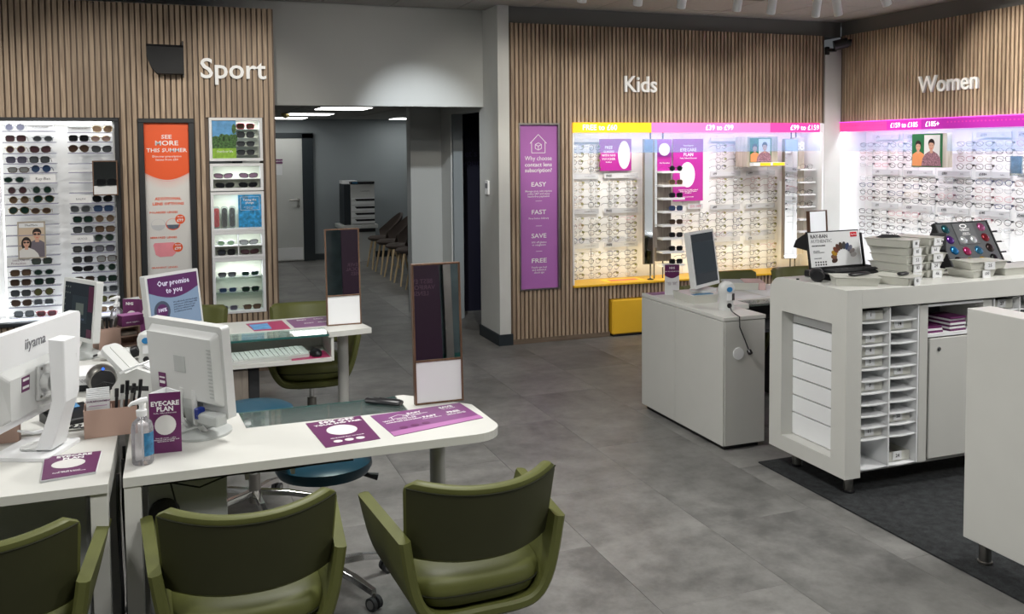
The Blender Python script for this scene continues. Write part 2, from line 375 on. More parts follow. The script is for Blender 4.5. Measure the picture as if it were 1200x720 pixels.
# ---------------------------------------------------------------- ceiling (main shop), panels in a grid
ce = struct(MB().box(-4, 7.2, -3.5, 8.03, 3.03, 3.1).build('ceiling', 'ceilrail'))
cp = None; vents = {(7, 5)}
for i in range(0, 12):
    for j in range(0, 10):
        x0 = .62+.6*i; y0 = 1.96+.6*j
        if x0+.6 > 6.8 or y0+.6 > 8.0: continue
        if any(abs(x0+.3-tx) < .5 and abs(y0+.3-ty) < .5 for tx, ty in TROFFERS): continue
        o = MB().box(.004, .596, .004, .596, 3.018, 3.031)
        if (i, j) in ((6, 7), (5, 7)): o = o.build('ceiling_panel', 'vent', ce)
        elif cp is None: cp = o = o.build('ceiling_panel', 'ceil', ce)
        else: o = cp.copy(); COL.objects.link(o)
        o.location = (x0, y0, 0); o.parent = ce
for i, (x, y) in enumerate(TROFFERS):
    t = bx('light_panel', 'bright', ce, x-.3, x+.3, y-.3, y+.3, 3.005, 3.03); bx('diffuser', 'lamp', t, x-.28, x+.28, y-.28, y+.28, 2.998, 3.006)
# walls
def slats(parent, axis, plane, a0, a1, z0, z1, holes=(), n0=1, w=.024, d=.022, pitch=.04):
    """vertical battens on the wall plane; holes are (a0,a1,z0,z1)"""
    cache = {}; a = a0
    while a+w <= a1+1e-6:
        segs = [(z0, z1)]
        for h in holes:
            if a+w > h[0]+.002 and a < h[1]-.002:
                ns = []
                for s0, s1 in segs:
                    if h[2] >= s1 or h[3] <= s0: ns.append((s0, s1)); continue
                    if h[2] > s0+.01: ns.append((s0, h[2]))
                    if h[3] < s1-.01: ns.append((h[3], s1))
                segs = ns
        for s0, s1 in segs:
            k = (round(s0, 3), round(s1, 3))
            if k not in cache:
                m = MB()
                if axis == 'x': m.box(0, w, -d, 0, s0, s1)
                else: m.box(-d, 0, 0, w, s0, s1)
                o = cache[k] = m.build('slat', 'slat', parent)
            else: o = cache[k].copy(); COL.objects.link(o)
            o.parent = parent
            o.location = (a, plane, 0) if axis == 'x' else (plane, a, 0)
        a += pitch
def backing(name, axis, p0, p1, a0, a1, z0, z1, holes, mat='slatback'):
    """slab between planes p0..p1 with rectangular holes"""
    xs = sorted({a0, a1, *[max(a0, min(a1, h[k])) for h in holes for k in (0, 1)]})
    m = MB()
    for i in range(len(xs)-1):
        c = (xs[i]+xs[i+1])/2; segs = [(z0, z1)]
        for h in holes:
            if h[0] < c < h[1]:
                ns = []
                for s0, s1 in segs:
                    if h[2] >= s1 or h[3] <= s0: ns.append((s0, s1)); continue
                    if h[2] > s0: ns.append((s0, h[2]))
                    if h[3] < s1: ns.append((h[3], s1))
                segs = ns
        for s0, s1 in segs:
            if axis == 'x': m.box(xs[i], xs[i+1], p0, p1, s0, s1)
            else: m.box(p0, p1, xs[i], xs[i+1], s0, s1)
    return struct(m.build(name, mat))
# sport partition
SH = [(-1.36, -.378, .49, 2.014), (-.248, .152, .47, 2.008), (.256, .664, .48, 2.018)]
wl = backing('wall_left', 'x', 7.47, 7.78, -2.6, .762, 0, 2.87, SH); tag(wl, 'slatted oak partition with the Sport sign')
slats(wl, 'x', 7.47, -1.44, .77, .04, 2.87, SH, w=.028)
# kids wall
KH = [(2.878, 3.272, .482, 1.985), (3.405, 6.18, .478, 1.995), (3.775, 4.50, 0, .352)]
wb = backing('wall_back', 'x', 7.64, 8.03, 2.8, 6.2, 0, 2.868, KH)
slats(wb, 'x', 7.64, 2.815, 6.19, .045, 2.868, KH)
bx('plinth', 'kick', wb, 2.8, 3.775, 7.615, 7.64, 0, .045)
bx('corner_post', 'whitepaint', wb, 6.2, 6.40, 7.62, 8.03, 0, 2.75)
# women wall
WH = [(2.2, 7.66, .478, 1.995)]
wr = backing('wall_right', 'y', 6.42, 6.8, 2.0, 7.66, 0, 2.875, WH)
slats(wr, 'y', 6.42, 4.42, 7.62, .045, 2.875, WH)
# bulkheads above the battens, header over the opening, pier and side room
struct(bx('trim_1', 'greymid', None, 2.80, 6.42, 7.66, 8.03, 2.868, 3.03))
struct(bx('trim_2', 'greymid', None, 6.43, 6.8, -3.4, 7.66, 2.875, 3.03))
struct(bx('wall_header', 'greyp', None, -2.6, 2.69, 8.03, 8.15, 2.145, 3.1))
m = MB().box(2.69, 2.795, 7.62, 8.15, 0, 3.1).box(2.69, 2.82, 8.15, 9.1, 2.12, 3.1).box(2.69, 2.82, 9.1, 9.46, 0, 3.1)
m = m.build('wall_pillar', 'whitepaint'); struct(m)
struct(bx('wall_pier', 'greyp', None, 2.35, 2.688, 9.45, 9.62, 0, 2.26))
m = MB().box(2.675, 2.81, 7.605, 8.16, 0, .1).build('baseboard_pillar', 'skirt'); struct(m)
struct(bx('wall_side_room', 'navy', None, 2.82, 5.2, 9.42, 9.5, 0, 2.4))
text(bpy.data.objects['wall_side_room'], "Let's check\nyour eyes", .105, (3.12, 9.418, 1.66), mat='navytext')
struct(bx('ceiling_side_room', 'greyd', None, 2.82, 5.2, 8.03, 9.5, 2.4, 2.5))
struct(bx('door_2', 'greyb', None, 2.70, 2.80, 9.04, 9.1, 0, 2.12))
struct(bx('wall_side_room_right', 'navy', None, 5.2, 5.3, 8.03, 9.5, 0, 2.4))
# waiting room behind
struct(bx('wall_rear', 'greyb', None, -1.5, 5, 14.86, 14.96, 0, 2.6))
struct(bx('wall_rear_left', 'greyb', None, -1.1, -1, 8.15, 14.86, 0, 2.6)); struct(bx('wall_rear_right', 'greyb', None, 4.2, 4.3, 9.5, 14.86, 0, 2.6))
struct(bx('baseboard_rear', 'skirt', None, 2.09, 4.2, 14.84, 14.86, 0, .1)); struct(bx('baseboard_rear_left', 'skirt', None, -1, 1.0, 14.84, 14.86, 0, .1))
cr_ = struct(bx('ceiling_waiting_room', 'ceilrail', None, -1.1, 4.3, 8.15, 14.96, 2.275, 2.35))
q = None
for i in range(9):
    for j in range(11):
        x0 = -1+.6*i; y0 = 8.2+.6*j
        if x0+.6 > 4.4 or x0+.6 < 1.0: continue
        if q is None: q = o = MB().box(.01, .59, .01, .59, 2.262, 2.276).build('ceiling_panel', 'ceil', cr_)
        else: o = q.copy(); COL.objects.link(o); o.parent = cr_
        o.location = (x0, y0, 0)
nm = ['nearest of the waiting room ceiling lights', 'second nearest waiting room ceiling light, middle of the left row', 'farthest light of the left row, by the rear wall', 'ceiling light at the right, next to the grey pier']
for i, (x, y) in enumerate(BACKLIGHTS):
    t = thing('ceiling_light', 'bright square panel, '+nm[i], 'ceiling light', (x, y, 2.262), 0, 'waiting room ceiling lights')
    bx('frame', 'bright', t, -.31, .31, -.31, .31, -.008, -.0005); bx('diffuser', 'lampb', t, -.29, .29, -.29, .29, -.014, -.008)
t = thing('smoke_detector', 'small brass-coloured smoke detector on waiting room ceiling', 'smoke detector', (1.42, 12.6, 2.262))
MB().lathe([(.055, -.0), (.06, -.02), (.045, -.05), (.03, -.06)], seg=14).build('housing', 'brass', t); MB().lathe([(.02, -.06), (.02, -.07)], seg=10).build('sensor', 'black', t)
d1 = struct(MB().box(1.0, 1.915, 14.80, 14.85, .01, 1.955).build('door_1', 'whitepaint', None, .004))
m = MB().box(1.915, 2.09, 14.79, 14.86, 0, 2.03).box(.85, 1.0, 14.79, 14.86, 0, 2.03).box(.85, 2.09, 14.79, 14.86, 1.96, 2.045); m.build('door_frame', 'skirt', d1)
bx('kick_plate', 'bright', d1, 1.02, 1.9, 14.79, 14.80, .03, .22)
h = MB().cyl((1.84, 14.8, .98), (1.84, 14.74, .98), .022).cyl((1.84, 14.745, .98), (1.70, 14.745, .98), .011).cyl((1.84, 14.8, .88), (1.84, 14.785, .88), .025).build('door_handle', 'steel', d1)
bx('door_sign', 'purple', d1, 1.48, 1.61, 14.79, 14.80, 1.56, 1.63); text(d1, 'PRIVATE', .035, (1.55, 14.788, 1.595)); bx('notice', 'paper', d1, 1.5, 1.6, 14.79, 14.80, 1.38, 1.54)
# shop front behind the viewpoint (seen in the mirrors) and side walls
wf = struct(bx('wall_front', 'greyd', None, -4, 6.8, -3.5, -3.4, 0, 3.1))
struct(bx('wall_far_left', 'greyp', None, -4.1, -4, -3.5, 8, 0, 3.1)); struct(bx('wall_right_front', 'greyp', None, 6.7, 6.8, -3.4, 2.0, 0, 2.875))
wn = struct(MB().box(-.1, 5.0, -3.4, -3.36, .1, 2.6).build('window_1', 'glassedge'))
bx('pane', 'pane', wn, 0, 4.9, -3.36, -3.35, .2, 2.5)
for x in (-.1, .95, 1.1, 2.78, 2.92, 3.55, 4.9): bx('window_frame', 'steel', wn, x, x+.09, -3.36, -3.28, 0, 2.65)
t = thing('poster_stand', 'dark plum freestanding poster by the shopfront, reflected in the mirrors', 'poster', (2.52, -2.9, 0)); bx('panel', 'plumdark', t, -.24, .24, -.02, .02, .05, 1.9); text(t, 'BEST EVER\nVARIFOCAL\nLENSES', .07, (0, .021, 1.0), right=(-1, 0, 0), mat='pinktext'); bx('foot', 'blackm', t, -.24, .24, -.15, .15, 0, .05)
# ---------------------------------------------------------------- big letter signs
def sign(name, s, size, o, right, n, label, sx=1):
    t = thing(name, label, 'sign', o)
    text(t, s, size, (0, 0, 0), right, (0, 0, 1), 'letterw', ext=.011, bold=.012, sx=sx, name='letters')
    return t
sign('wall_sign', 'Sport', .215, (.45, 7.434, 2.385), (1, 0, 0), 0, 'white raised letters reading Sport on the left slatted wall', 1.02)
sign('wall_sign', 'Kids', .21, (4.09, 7.604, 2.34), (1, 0, 0), 0, 'white raised letters reading Kids on the back slatted wall', .95)
sign('wall_sign', 'Women', .21, (6.384, 6.23, 2.30), (0, -1, 0), 0, 'white raised letters reading Women on the right slatted wall', .95)
# speaker on the sport wall
t = thing('wall_speaker', 'black wedge-shaped wall speaker above the orange poster', 'speaker', (-.04, 7.448, 2.34))
pl = [(-.13, .215), (.13, .205), (.125, .0), (.09, 0), (-.055, .0), (-.10, .06), (-.125, .13)]
MB().prism([(-.13, .13), (-.13, .205), (.13, .2), (.13, .0), (-.06, .0), (-.1, .05)], -.12, 0, 'y').build('cabinet', 'blackm', t, .01, seg=2)
m = MB().rings([[(-.13, -.12, .2), (.13, -.12, .195), (.13, -.0, .2), (-.13, 0, .21)], [(-.13, -.13, .215), (.13, -.13, .21), (.13, 0, .22), (-.13, 0, .222)]], sm=False); m.build('hood', 'black', t)
bx('bracket', 'black', t, .122, .132, -.06, 0, -.02, .25)
# security camera in the corner
t = thing('security_camera', 'black security camera on a bracket in the slatted corner', 'camera', (6.24, 7.62, 2.70))
MB().box(-.05, -.01, -.03, 0, -.02, .06).box(-.05, .02, -.1, -.03, .005, .035).build('bracket', 'black', t, .004)
MB().cyl((-.02, -.1, .06), (.09, -.17, .09), .05, 16).build('body', 'black', t, .01); MB().cyl((.09, -.17, .09), (.12, -.19, .085), .03, 14, r2=.035).build('lens', 'black', t)
t = thing('thermostat', 'small white wall controller on the grey pillar side', 'wall switch', (2.69, 7.92, 1.4))
bx('casing', 'bright', t, -.015, 0, -.045, .045, -.06, .07, .003); bx('display', 'greytext', t, -.017, -.015, -.03, .03, .0, .045)
# track spotlights
TL = [(2.706, 5.888), (3.154, 5.907), (3.518, 5.918), (3.997, 5.921), (4.341, 5.973), (4.767, 5.983), (4.898, 5.872), (4.91, 5.361)]
TG = [(3.0, 7.6, 2.1), (3.4, 7.6, 2.0), (3.9, 7.6, 2.1), (4.4, 7.6, 2.0), (4.8, 7.6, 2.0), (5.5, 7.6, 2.1), (6.4, 6.9, 2.15), (6.4, 5.6, 2.35)]
on = ['leftmost', 'second from left', 'third from left', 'fourth from left', 'fifth from left', 'sixth from left', 'seventh from left', 'rightmost, smallest-showing']
for i, ((x, y), tg) in enumerate(zip(TL, TG)):
    t = thing('track_spotlight', 'white cylindrical ceiling spotlight, %s of the row before the back wall' % on[i], 'spotlight', (x, y, 2.78), 0, 'track spotlights')
    d = (Vector(tg)-Vector((x, y, 2.9))).normalized(); d = Vector((d.x*.45, d.y*.45, d.z-.35)).normalized()
    MB().cyl((0, 0, 0), tuple(-d*.15), .034, 18).build('barrel', 'bright', t, .003)
    MB().cyl(tuple(d*.001), tuple(d*.002), .026, 16).build('lamp_face', 'lamp', t)
    MB().cyl(tuple(-d*.1), tuple(-d*.1+Vector((0, 0, .15))), .009, 8).build('stem', 'bright', t); MB().cyl(tuple(-d*.1+Vector((0, 0, .10))), (-d.x*.1, -d.y*.1, .238), .03, 12).build('mount', 'bright', t)
    spot((x+d.x*.02, y+d.y*.02, 2.77+d.z*.02), tg, [14, 20, 22, 20, 22, 22, 24, 60][i], 46, .8)
spot((-.6, 5.7, 2.85), (-.5, 7.45, 1.9), 26, 58, .8); spot((.5, 5.6, 2.85), (.45, 7.45, 2.0), 34, 50, .8); spot((-1.5, 5.7, 2.85), (-1.3, 7.45, 1.9), 16, 50, .8)
spot((4.7, 4.6, 2.85), (6.4, 4.9, 2.5), 60, 50, .8)
spot((2.2, 6.2, 2.9), (2.75, 7.6, 1.2), 26, 45, .9); spot((2.3, 5.4, 2.9), (2.65, 8.02, 2.0), 24, 40, 1)
spot((1.6, 6.3, 2.85), (2.5, 9.45, 1.0), 90, 42, .9, (.92, .97, 1)); spot((1.2, 5.6, 2.9), (1.6, 8.03, 2.4), 14, 70, 1)  # spots added without fittings, brightening the pier and the header
for x in (3.7, 4.5, 5.3, 6.0): spot((x, 6.0, 2.85), (x, 7.92, 1.1), 42, 50, 1, (1, .97, .92))
for y in (7.0, 6.3, 5.6, 4.9): spot((4.95, y-.35, 2.85), (6.72, y, 1.15), 44, 50, 1, (1, .97, .94))
# ---------------------------------------------------------------- spectacles
def outline(shape, n=14):
    """one lens outline about its own centre (right-hand lens, x outwards)"""
    P = []
    for i in range(n):
        a = 2*math.pi*i/n; c, s = math.cos(a), math.sin(a)
        if shape == 'round': x, z = .0235*c, .0225*s
        elif shape == 'oval': x, z = .0255*c, .0185*s
        elif shape == 'aviator': x, z = .0275*c+.003*s*c, .0235*s-(.004*c if s < 0 else .0)
        elif shape == 'cat-eye':
            x = .0275*math.copysign(abs(c)**.8, c); z = .0205*math.copysign(abs(s)**.8, s)+(.006*max(0, c) if s > -.3 else 0)
        elif shape == 'wrap': x = .031*math.copysign(abs(c)**.7, c); z = .0165*math.copysign(abs(s)**.8, s)+.003*c
        elif shape == 'square': x = .0265*math.copysign(abs(c)**.55, c); z = .0205*math.copysign(abs(s)**.55, s)*(1-.06*(s < 0))
        else: x = .0265*math.copysign(abs(c)**.5, c)*(1-.08*(s < 0)); z = .0165*math.copysign(abs(s)**.55, s)
        P.append((x, z))
    return P
def frame_mb(shape, r=.0017, fold=.35, seg=4):
    m = MB(); dx = .0335
    for sg in (-1, 1):
        pts = [(sg*(dx+x), -.001+abs(x+dx)*.05, z) for x, z in outline(shape)]
        m.tube(pts, r, seg, close=True)
        hx = sg*(dx+.027)
        m.tube([(hx-sg*.001, .002, .008), (hx+sg*.006, .004, .009), (hx+sg*(.006-.02*fold), .06, .006), (hx+sg*(.004-.03*fold), .12, -.016)], r*.9, seg)
    m.tube([(-.011, 0, .004), (0, -.001, .008), (.011, 0, .004)], r*.95, seg)
    return m
def lens_mesh(shape, sg):
    dx = .0335; pts = [(sg*(dx+x*.95), .0005+abs(x+dx)*.05, z*.95) for x, z in outline(shape)]
    b = [(x, y+.0014, z) for x, y, z in pts]; m = MB(); n = len(pts)
    m.rings([pts, b], sm=False); return m
FCOL = {'black': (.012, .012, .013), 'tortoise': (.06, .03, .015), 'gold': (.34, .26, .15), 'red': (.22, .02, .03), 'navy': (.015, .025, .12), 'silver': (.35, .36, .38), 'pink': (.55, .2, .25), 'brown': (.05, .028, .022), 'violet': (.05, .03, .09)}
FM = {k: plain('frame_'+k, c, .3, metal=(.8 if k in ('gold', 'silver') else 0), var=0) for k, c in FCOL.items()}
TAG = plain('security_tag', (.35, .36, .15), .5, var=0)
LC = {'smoke grey': (.05, .055, .06), 'dark green': (.012, .03, .022), 'brown': (.045, .028, .02), 'plum': (.05, .026, .03), 'blue': (.03, .055, .11), 'black': (.012, .013, .015), 'rose': (.18, .12, .11), 'amber': (.085, .055, .035), 'lilac grey': (.075, .075, .10), 'pale grey': (.2, .21, .21), 'iridescent pink': (.16, .10, .14), 'olive': (.08, .085, .03), 'pale green': (.13, .2, .12)}
def lensmat(k, c):
    m, t, b = nt('lens_'+k.replace(' ', '_')); b.inputs['Roughness'].default_value = .08; b.inputs['Coat Weight'].default_value = .3
    tc = t.nodes.new('ShaderNodeTexCoord'); sp = t.nodes.new('ShaderNodeSeparateXYZ'); t.links.new(tc.outputs['Object'], sp.inputs[0])
    r = t.nodes.new('ShaderNodeMapRange'); r.inputs[1].default_value = -.02; r.inputs[2].default_value = .015; r.inputs[3].default_value = 1.5 if k in ('brown', 'plum', 'smoke grey', 'lilac grey', 'rose', 'amber') else 1.1; r.inputs[4].default_value = .85
    t.links.new(sp.outputs['Z'], r.inputs[0]); v = t.nodes.new('ShaderNodeVectorMath'); v.operation = 'SCALE'; v.inputs[0].default_value = c
    t.links.new(r.outputs[0], v.inputs['Scale']); t.links.new(v.outputs[0], b.inputs['Base Color']); return m
LM = {k: lensmat(k, c) for k, c in LC.items()}
GC = {}; SUNC = {}
TAG2 = plain('security_tag_dark', (.05, .05, .055), .5, var=0)
def eyeglass(shape, col, loc, rz, label, group, parent=None, tagged=True):
    k = (shape, col, tagged)
    if k not in GC:
        m = frame_mb(shape, .0015 if col not in ('black', 'tortoise', 'navy') else .0021)
        if tagged: m.box(.052, .068, .006, .02, .0, .016, 1)
        o = m.build('eyeglasses', [FM[col], TAG2 if tagged == 'dark' else TAG]); GC[k] = o; o.scale = (1.18, 1, 1.14)
        fresh = True
    else: o = GC[k].copy(); COL.objects.link(o)
    o.location = loc; o.rotation_euler = (0, 0, rz); return tag(o, label, 'glasses', group)
def sunglass(shape, fc, lc, loc, rz, label, group):
    k = (shape, fc, lc)
    if k not in SUNC:
        o = frame_mb(shape, .0023, fold=.4).build('sunglasses', [FM[fc]])
        for sg in (-1, 1): lens_mesh(shape, sg).build('lens', [LM[lc]], o)
        SUNC[k] = o
    else: o = copy_tree(SUNC[k])
    o.location = loc; o.rotation_euler = (0, 0, rz); o.scale = (1.08, 1, 1.1); return tag(o, label, 'sunglasses', group)
ORD = ['top', 'second', 'third', 'fourth', 'fifth', 'sixth', 'seventh', 'eighth', 'ninth', 'tenth', 'eleventh', 'twelfth', 'thirteenth', 'fourteenth', 'fifteenth', 'sixteenth', 'seventeenth', 'eighteenth', 'nineteenth', 'twentieth']
COLN = ['first', 'second', 'third', 'fourth', 'fifth', 'sixth', 'seventh', 'eighth', 'ninth', 'tenth', 'eleventh', 'twelfth']
# ---------------------------------------------------------------- sunglasses cabinet in the sport partition
cab = thing('display_cabinet', 'black-framed lit white cabinet of sunglasses in the left slatted wall', 'display cabinet', (-.87, 7.45, .49))
def L(o, x0, x1, y0, y1, z0, z1, name, mat, b=0, base=(0, 0, 0)): return bx(name, mat, o, x0-base[0], x1-base[0], y0-base[1], y1-base[1], z0-base[2], z1-base[2], b)
B = (-.87, 7.45, .49)
m = MB()
for a in ((-1.35, -.378, 1.985, 2.012), (-1.35, -.378, .492, .52), (-1.35, -1.322, .52, 1.985), (-.41, -.378, .52, 1.985)): m.box(a[0]-B[0], a[1]-B[0], -.03, .02, a[2]-B[2], a[3]-B[2])
m.build('frame', 'frameblk', cab, .003)
L(cab, -1.322, -.41, 7.585, 7.60, .52, 1.985, 'back_panel', 'opal', base=B)
L(cab, -.425, -.41, 7.47, 7.585, .52, 1.985, 'side_panel', 'bright', base=B); L(cab, -1.322, -1.305, 7.47, 7.585, .52, 1.985, 'side_panel', 'bright', base=B)
L(cab, -1.305, -.425, 7.47, 7.585, .52, .545, 'base_shelf', 'bright', base=B)
L(cab, -1.30, -.43, 7.475, 7.49, 1.965, 1.984, 'light_strip', 'lampb', base=B); L(cab, -1.165, -1.158, 7.44, 7.45, .545, 1.965, 'light_tube', 'lampb', base=B)
area((-.86, 7.40, 1.975), .8, .02, .7, COOL, (R(4), 0, 0)); area((-.86, 7.40, .54), .8, .02, 1.5, COOL, (R(168), 0, 0))  # lamps added at cabinet top and base to even out its white
LX = (-1.145, -.80); RX = (-.725, -.425)
LZ = [1.942, 1.862, 1.782, 1.708, 1.640, 1.567, 1.486, 1.417, 1.338, 1.265, 1.19, 1.115, 1.04, .967, .888, .817, .739, .667, .585]
RZ = [1.93, 1.862, 1.782, 1.705, 1.64, 1.565, 1.49, 1.412, 1.34, 1.263, 1.187, 1.118, 1.042, .965, .898, .815, .738, .662, .591]
MT['shelfpurple'] = plain('shelf_edge', (.23, .22, .33), .4, var=0)
for X, Z in ((LX, LZ), (RX, RZ)):
    for i, z in enumerate(Z):
        if z < .56+.03 and False: continue
        s0 = z-.0285
        o = bx('shelf', 'acrylic', cab, X[0]-B[0], X[1]-B[0], 7.402-B[1], 7.47-B[1], s0-.004-B[2], s0-B[2])
        bx('shelf_edge', 'shelfpurple', o, X[0]-B[0], X[1]-B[0], 7.40-B[1], 7.4018-B[1], s0-.006-B[2], s0-B[2])
def strip(x0, x1, z, s, size, top=False, m='greytext'):
    o = L(cab, x0, x1, 7.41, 7.425, z-.028, z+.03, 'brand_strip', 'striplab' if top else 'bright', base=B); 
    if s: text(o, s, size, ((x0+x1)/2-B[0], 7.409-B[1], z-B[2]), mat=m, shear=0)
    if top: bx('strip_header', 'greyp', o, x0-B[0], x1-B[0], 7.405-B[1], 7.41-B[1], z+.012-B[2], z+.03-B[2])
    return o
strip(-.985, -.815, 1.942, 'SUNGLASSES', .018, True); strip(-.72, -.565, 1.93, 'MICHAEL KORS', .015, True); strip(-.98, -.81, 1.567, 'Ray-Ban', .03, m='blktext')
strip(-1.145, -1.0, .967, '100% UV\nProtection', .022, m='purple'); strip(-.725, -.575, 1.412, 'RALPH', .022); strip(-.725, -.575, 1.118, 'GUCCI', .022)
G1 = 'sunglasses in the lit black-framed cabinet'
sl = [(-1.067, 0, 'round', 'silver', 'lilac grey'), (-1.064, 1, 'square', 'brown', 'plum'), (-.888, 1, 'oval', 'silver', 'smoke grey'), (-1.067, 2, 'round', 'gold', 'plum'), (-.908, 2, 'cat-eye', 'brown', 'plum'),
 (-1.064, 3, 'square', 'violet', 'lilac grey'), (-.915, 3, 'square', 'black', 'smoke grey'), (-1.055, 4, 'rectangular', 'tortoise', 'pale grey'), (-.907, 4, 'round', 'navy', 'blue'), (-1.085, 5, 'oval', 'silver', 'dark green'),
 (-1.066, 6, 'round', 'silver', 'plum'), (-.906, 6, 'round', 'silver', 'dark green'), (-1.057, 7, 'round', 'gold', 'amber'), (-.897, 7, 'aviator', 'gold', 'dark green'), (-1.06, 8, 'aviator', 'gold', 'dark green'), (-.917, 8, 'oval', 'gold', 'brown'),
 (-.923, 13, 'square', 'black', 'dark green'), (-1.064, 14, 'square', 'tortoise', 'amber'), (-.914, 14, 'oval', 'silver', 'dark green'), (-1.067, 15, 'square', 'tortoise', 'brown'), (-.911, 15, 'square', 'black', 'dark green'),
 (-1.069, 16, 'square', 'black', 'smoke grey'), (-.919, 16, 'round', 'tortoise', 'olive'), (-1.066, 17, 'cat-eye', 'tortoise', 'brown'), (-.922, 17, 'square', 'silver', 'smoke grey'), (-1.052, 18, 'square', 'black', 'smoke grey'), (-.905, 18, 'rectangular', 'red', 'plum')]
sr_ = [(-.489, 0, 'cat-eye', 'gold', 'amber'), (-.652, 1, 'square', 'black', 'black'), (-.503, 1, 'oval', 'gold', 'rose'), (-.654, 2, 'aviator', 'tortoise', 'brown'), (-.50, 2, 'cat-eye', 'black', 'smoke grey'),
 (-.505, 7, 'cat-eye', 'black', 'black'), (-.657, 8, 'cat-eye', 'silver', 'smoke grey'), (-.501, 8, 'square', 'navy', 'blue'), (-.642, 9, 'square', 'black', 'dark green'), (-.492, 9, 'round', 'gold', 'amber'),
 (-.644, 10, 'square', 'black', 'smoke grey'), (-.494, 10, 'square', 'tortoise', 'amber'), (-.502, 11, 'aviator', 'silver', 'dark green'), (-.649, 12, 'square', 'black', 'black'), (-.499, 12, 'square', 'black', 'lilac grey'),
 (-.651, 13, 'square', 'black', 'black'), (-.489, 13, 'square', 'tortoise', 'pale grey'), (-.653, 14, 'wrap', 'black', 'black'), (-.491, 14, 'round', 'silver', 'dark green'), (-.49, 15, 'square', 'black', 'dark green'), (-.645, 15, 'square', 'brown', 'brown'),
 (-.487, 16, 'square', 'silver', 'smoke grey'), (-.49, 17, 'square', 'tortoise', 'olive'), (-.492, 18, 'rectangular', 'tortoise', 'amber')]
HALF = {'round': .0225, 'oval': .0185, 'aviator': .0245, 'cat-eye': .0205, 'square': .0205, 'rectangular': .0165, 'wrap': .0195}
for lst, Z, side, mid in ((sl, LZ, 'left', -.98), (sr_, RZ, 'right', -.57)):
    for x, r, sh, fc, lc in lst:
        z = Z[r]-.0285+HALF[sh]*1.1+.0035
        sunglass(sh, fc, lc, (x, 7.43, z), R(random.uniform(-6, 10)), '%s %s sunglasses, %s on %s shelf of cabinet\'s %s column' % (lc+'-lensed', sh, 'left' if x < mid else 'right', ORD[r], side), G1)
t = thing('mirror_box', 'small wood-framed mirror box in the sunglasses cabinet', 'mirror', (-.478, 7.36, 1.438))
m = MB().box(-.085, .085, 0, .04, 0, .008).box(-.085, .085, 0, .04, .248, .256).box(-.085, -.077, 0, .04, .008, .248).box(.077, .085, 0, .04, .008, .248); m.build('frame', 'walnut', t)
bx('mirror', 'mirror', t, -.077, .077, .01, .03, .07, .248); bx('tray', 'bright', t, -.077, .077, .0, .03, .008, .07)
sunglass('square', 'black', 'black', (-.47, 7.345, 1.535), R(4), 'large black sunglasses leaning in the small mirror box', G1)
def portrait(parent, x, z, s, y, cloth, name='printed_portrait', hair='hair', both=True, lim=None, long=False, right=(1, 0, 0), o=(0, 0, 0), shades=False):
    """flat printed head-and-shoulders; x,z centre of the chin, s head height"""
    fr = frame(Vector(o), right, (0, 0, 1)); m = MB(fr)
    def fl(poly, k, mi):
        if lim: poly = [(min(max(px, lim[0]), lim[1]), max(pz, lim[2])) for px, pz in poly]
        m.prism([(px, pz) for px, pz in poly], .0004*k, .0004*k+.0004, 'z', mi)
    if long: fl(oval(x, z+.35*s, .5*s, .75*s), 0, 0)
    fl([(x-1.25*s, z-1.9*s), (x+1.25*s, z-1.9*s), (x+1.1*s, z-.75*s), (x+.75*s, z-.35*s), (x+.25*s, z-.1*s), (x-.25*s, z-.1*s), (x-.8*s, z-.4*s), (x-1.1*s, z-.8*s)], 1, 1)
    fl([(x-.17*s, z-.3*s), (x+.17*s, z-.3*s), (x+.17*s, z+.2*s), (x-.17*s, z+.2*s)], 2, 2)
    fl(oval(x, z+.66*s, .40*s, .44*s), 2, 0); fl(oval(x, z+.42*s, .32*s, .44*s), 3, 2)
    fl([(x-.3*s, z+.66*s), (x-.05*s, z+.74*s), (x+.3*s, z+.66*s), (x+.3*s, z+.9*s), (x, z+1.05*s), (x-.3*s, z+.9*s)], 4, 0)
    if shades:
        for sg in (-1, 1): fl(oval(x+sg*.16*s, z+.5*s, .14*s, .11*s, 10), 5, 0)
    else:
        for sg in (-1, 1): fl(oval(x+sg*.14*s, z+.48*s, .05*s, .03*s, 8), 5, 0)
    fl([(x-.1*s, z+.17*s), (x+.1*s, z+.17*s), (x+.06*s, z+.12*s), (x-.06*s, z+.12*s)], 5, 3)
    return m.build(name, [hair, cloth, 'skin', 'redlogo'], parent)
t = thing('picture_card', 'wood-edged picture of a couple wearing sunglasses, in the cabinet', 'picture', (-.981, 7.395, .99))
m = MB().box(-.09, .09, 0, .03, 0, .006).box(-.09, .09, 0, .03, .262, .268).box(-.09, -.083, 0, .03, .006, .262).box(.083, .09, 0, .03, .006, .262).build('frame', 'palewood', t)
bx('photo', 'creamtop', t, -.083, .083, .006, .026, .006, .262); bx('caption_strip', 'paper', t, -.08, .08, .003, .006, .225, .258); text(t, 'MaxMara', .022, (0, .002, .242), mat='blktext')
portrait(t, .035, .14, .072, 0, 'greytop', o=(0, .0055, 0), shades=True, lim=(-.082, .082, .008)); portrait(t, -.035, .085, .066, 0, 'posterw', long=True, o=(0, .0035, 0), shades=True, lim=(-.082, .082, .008))
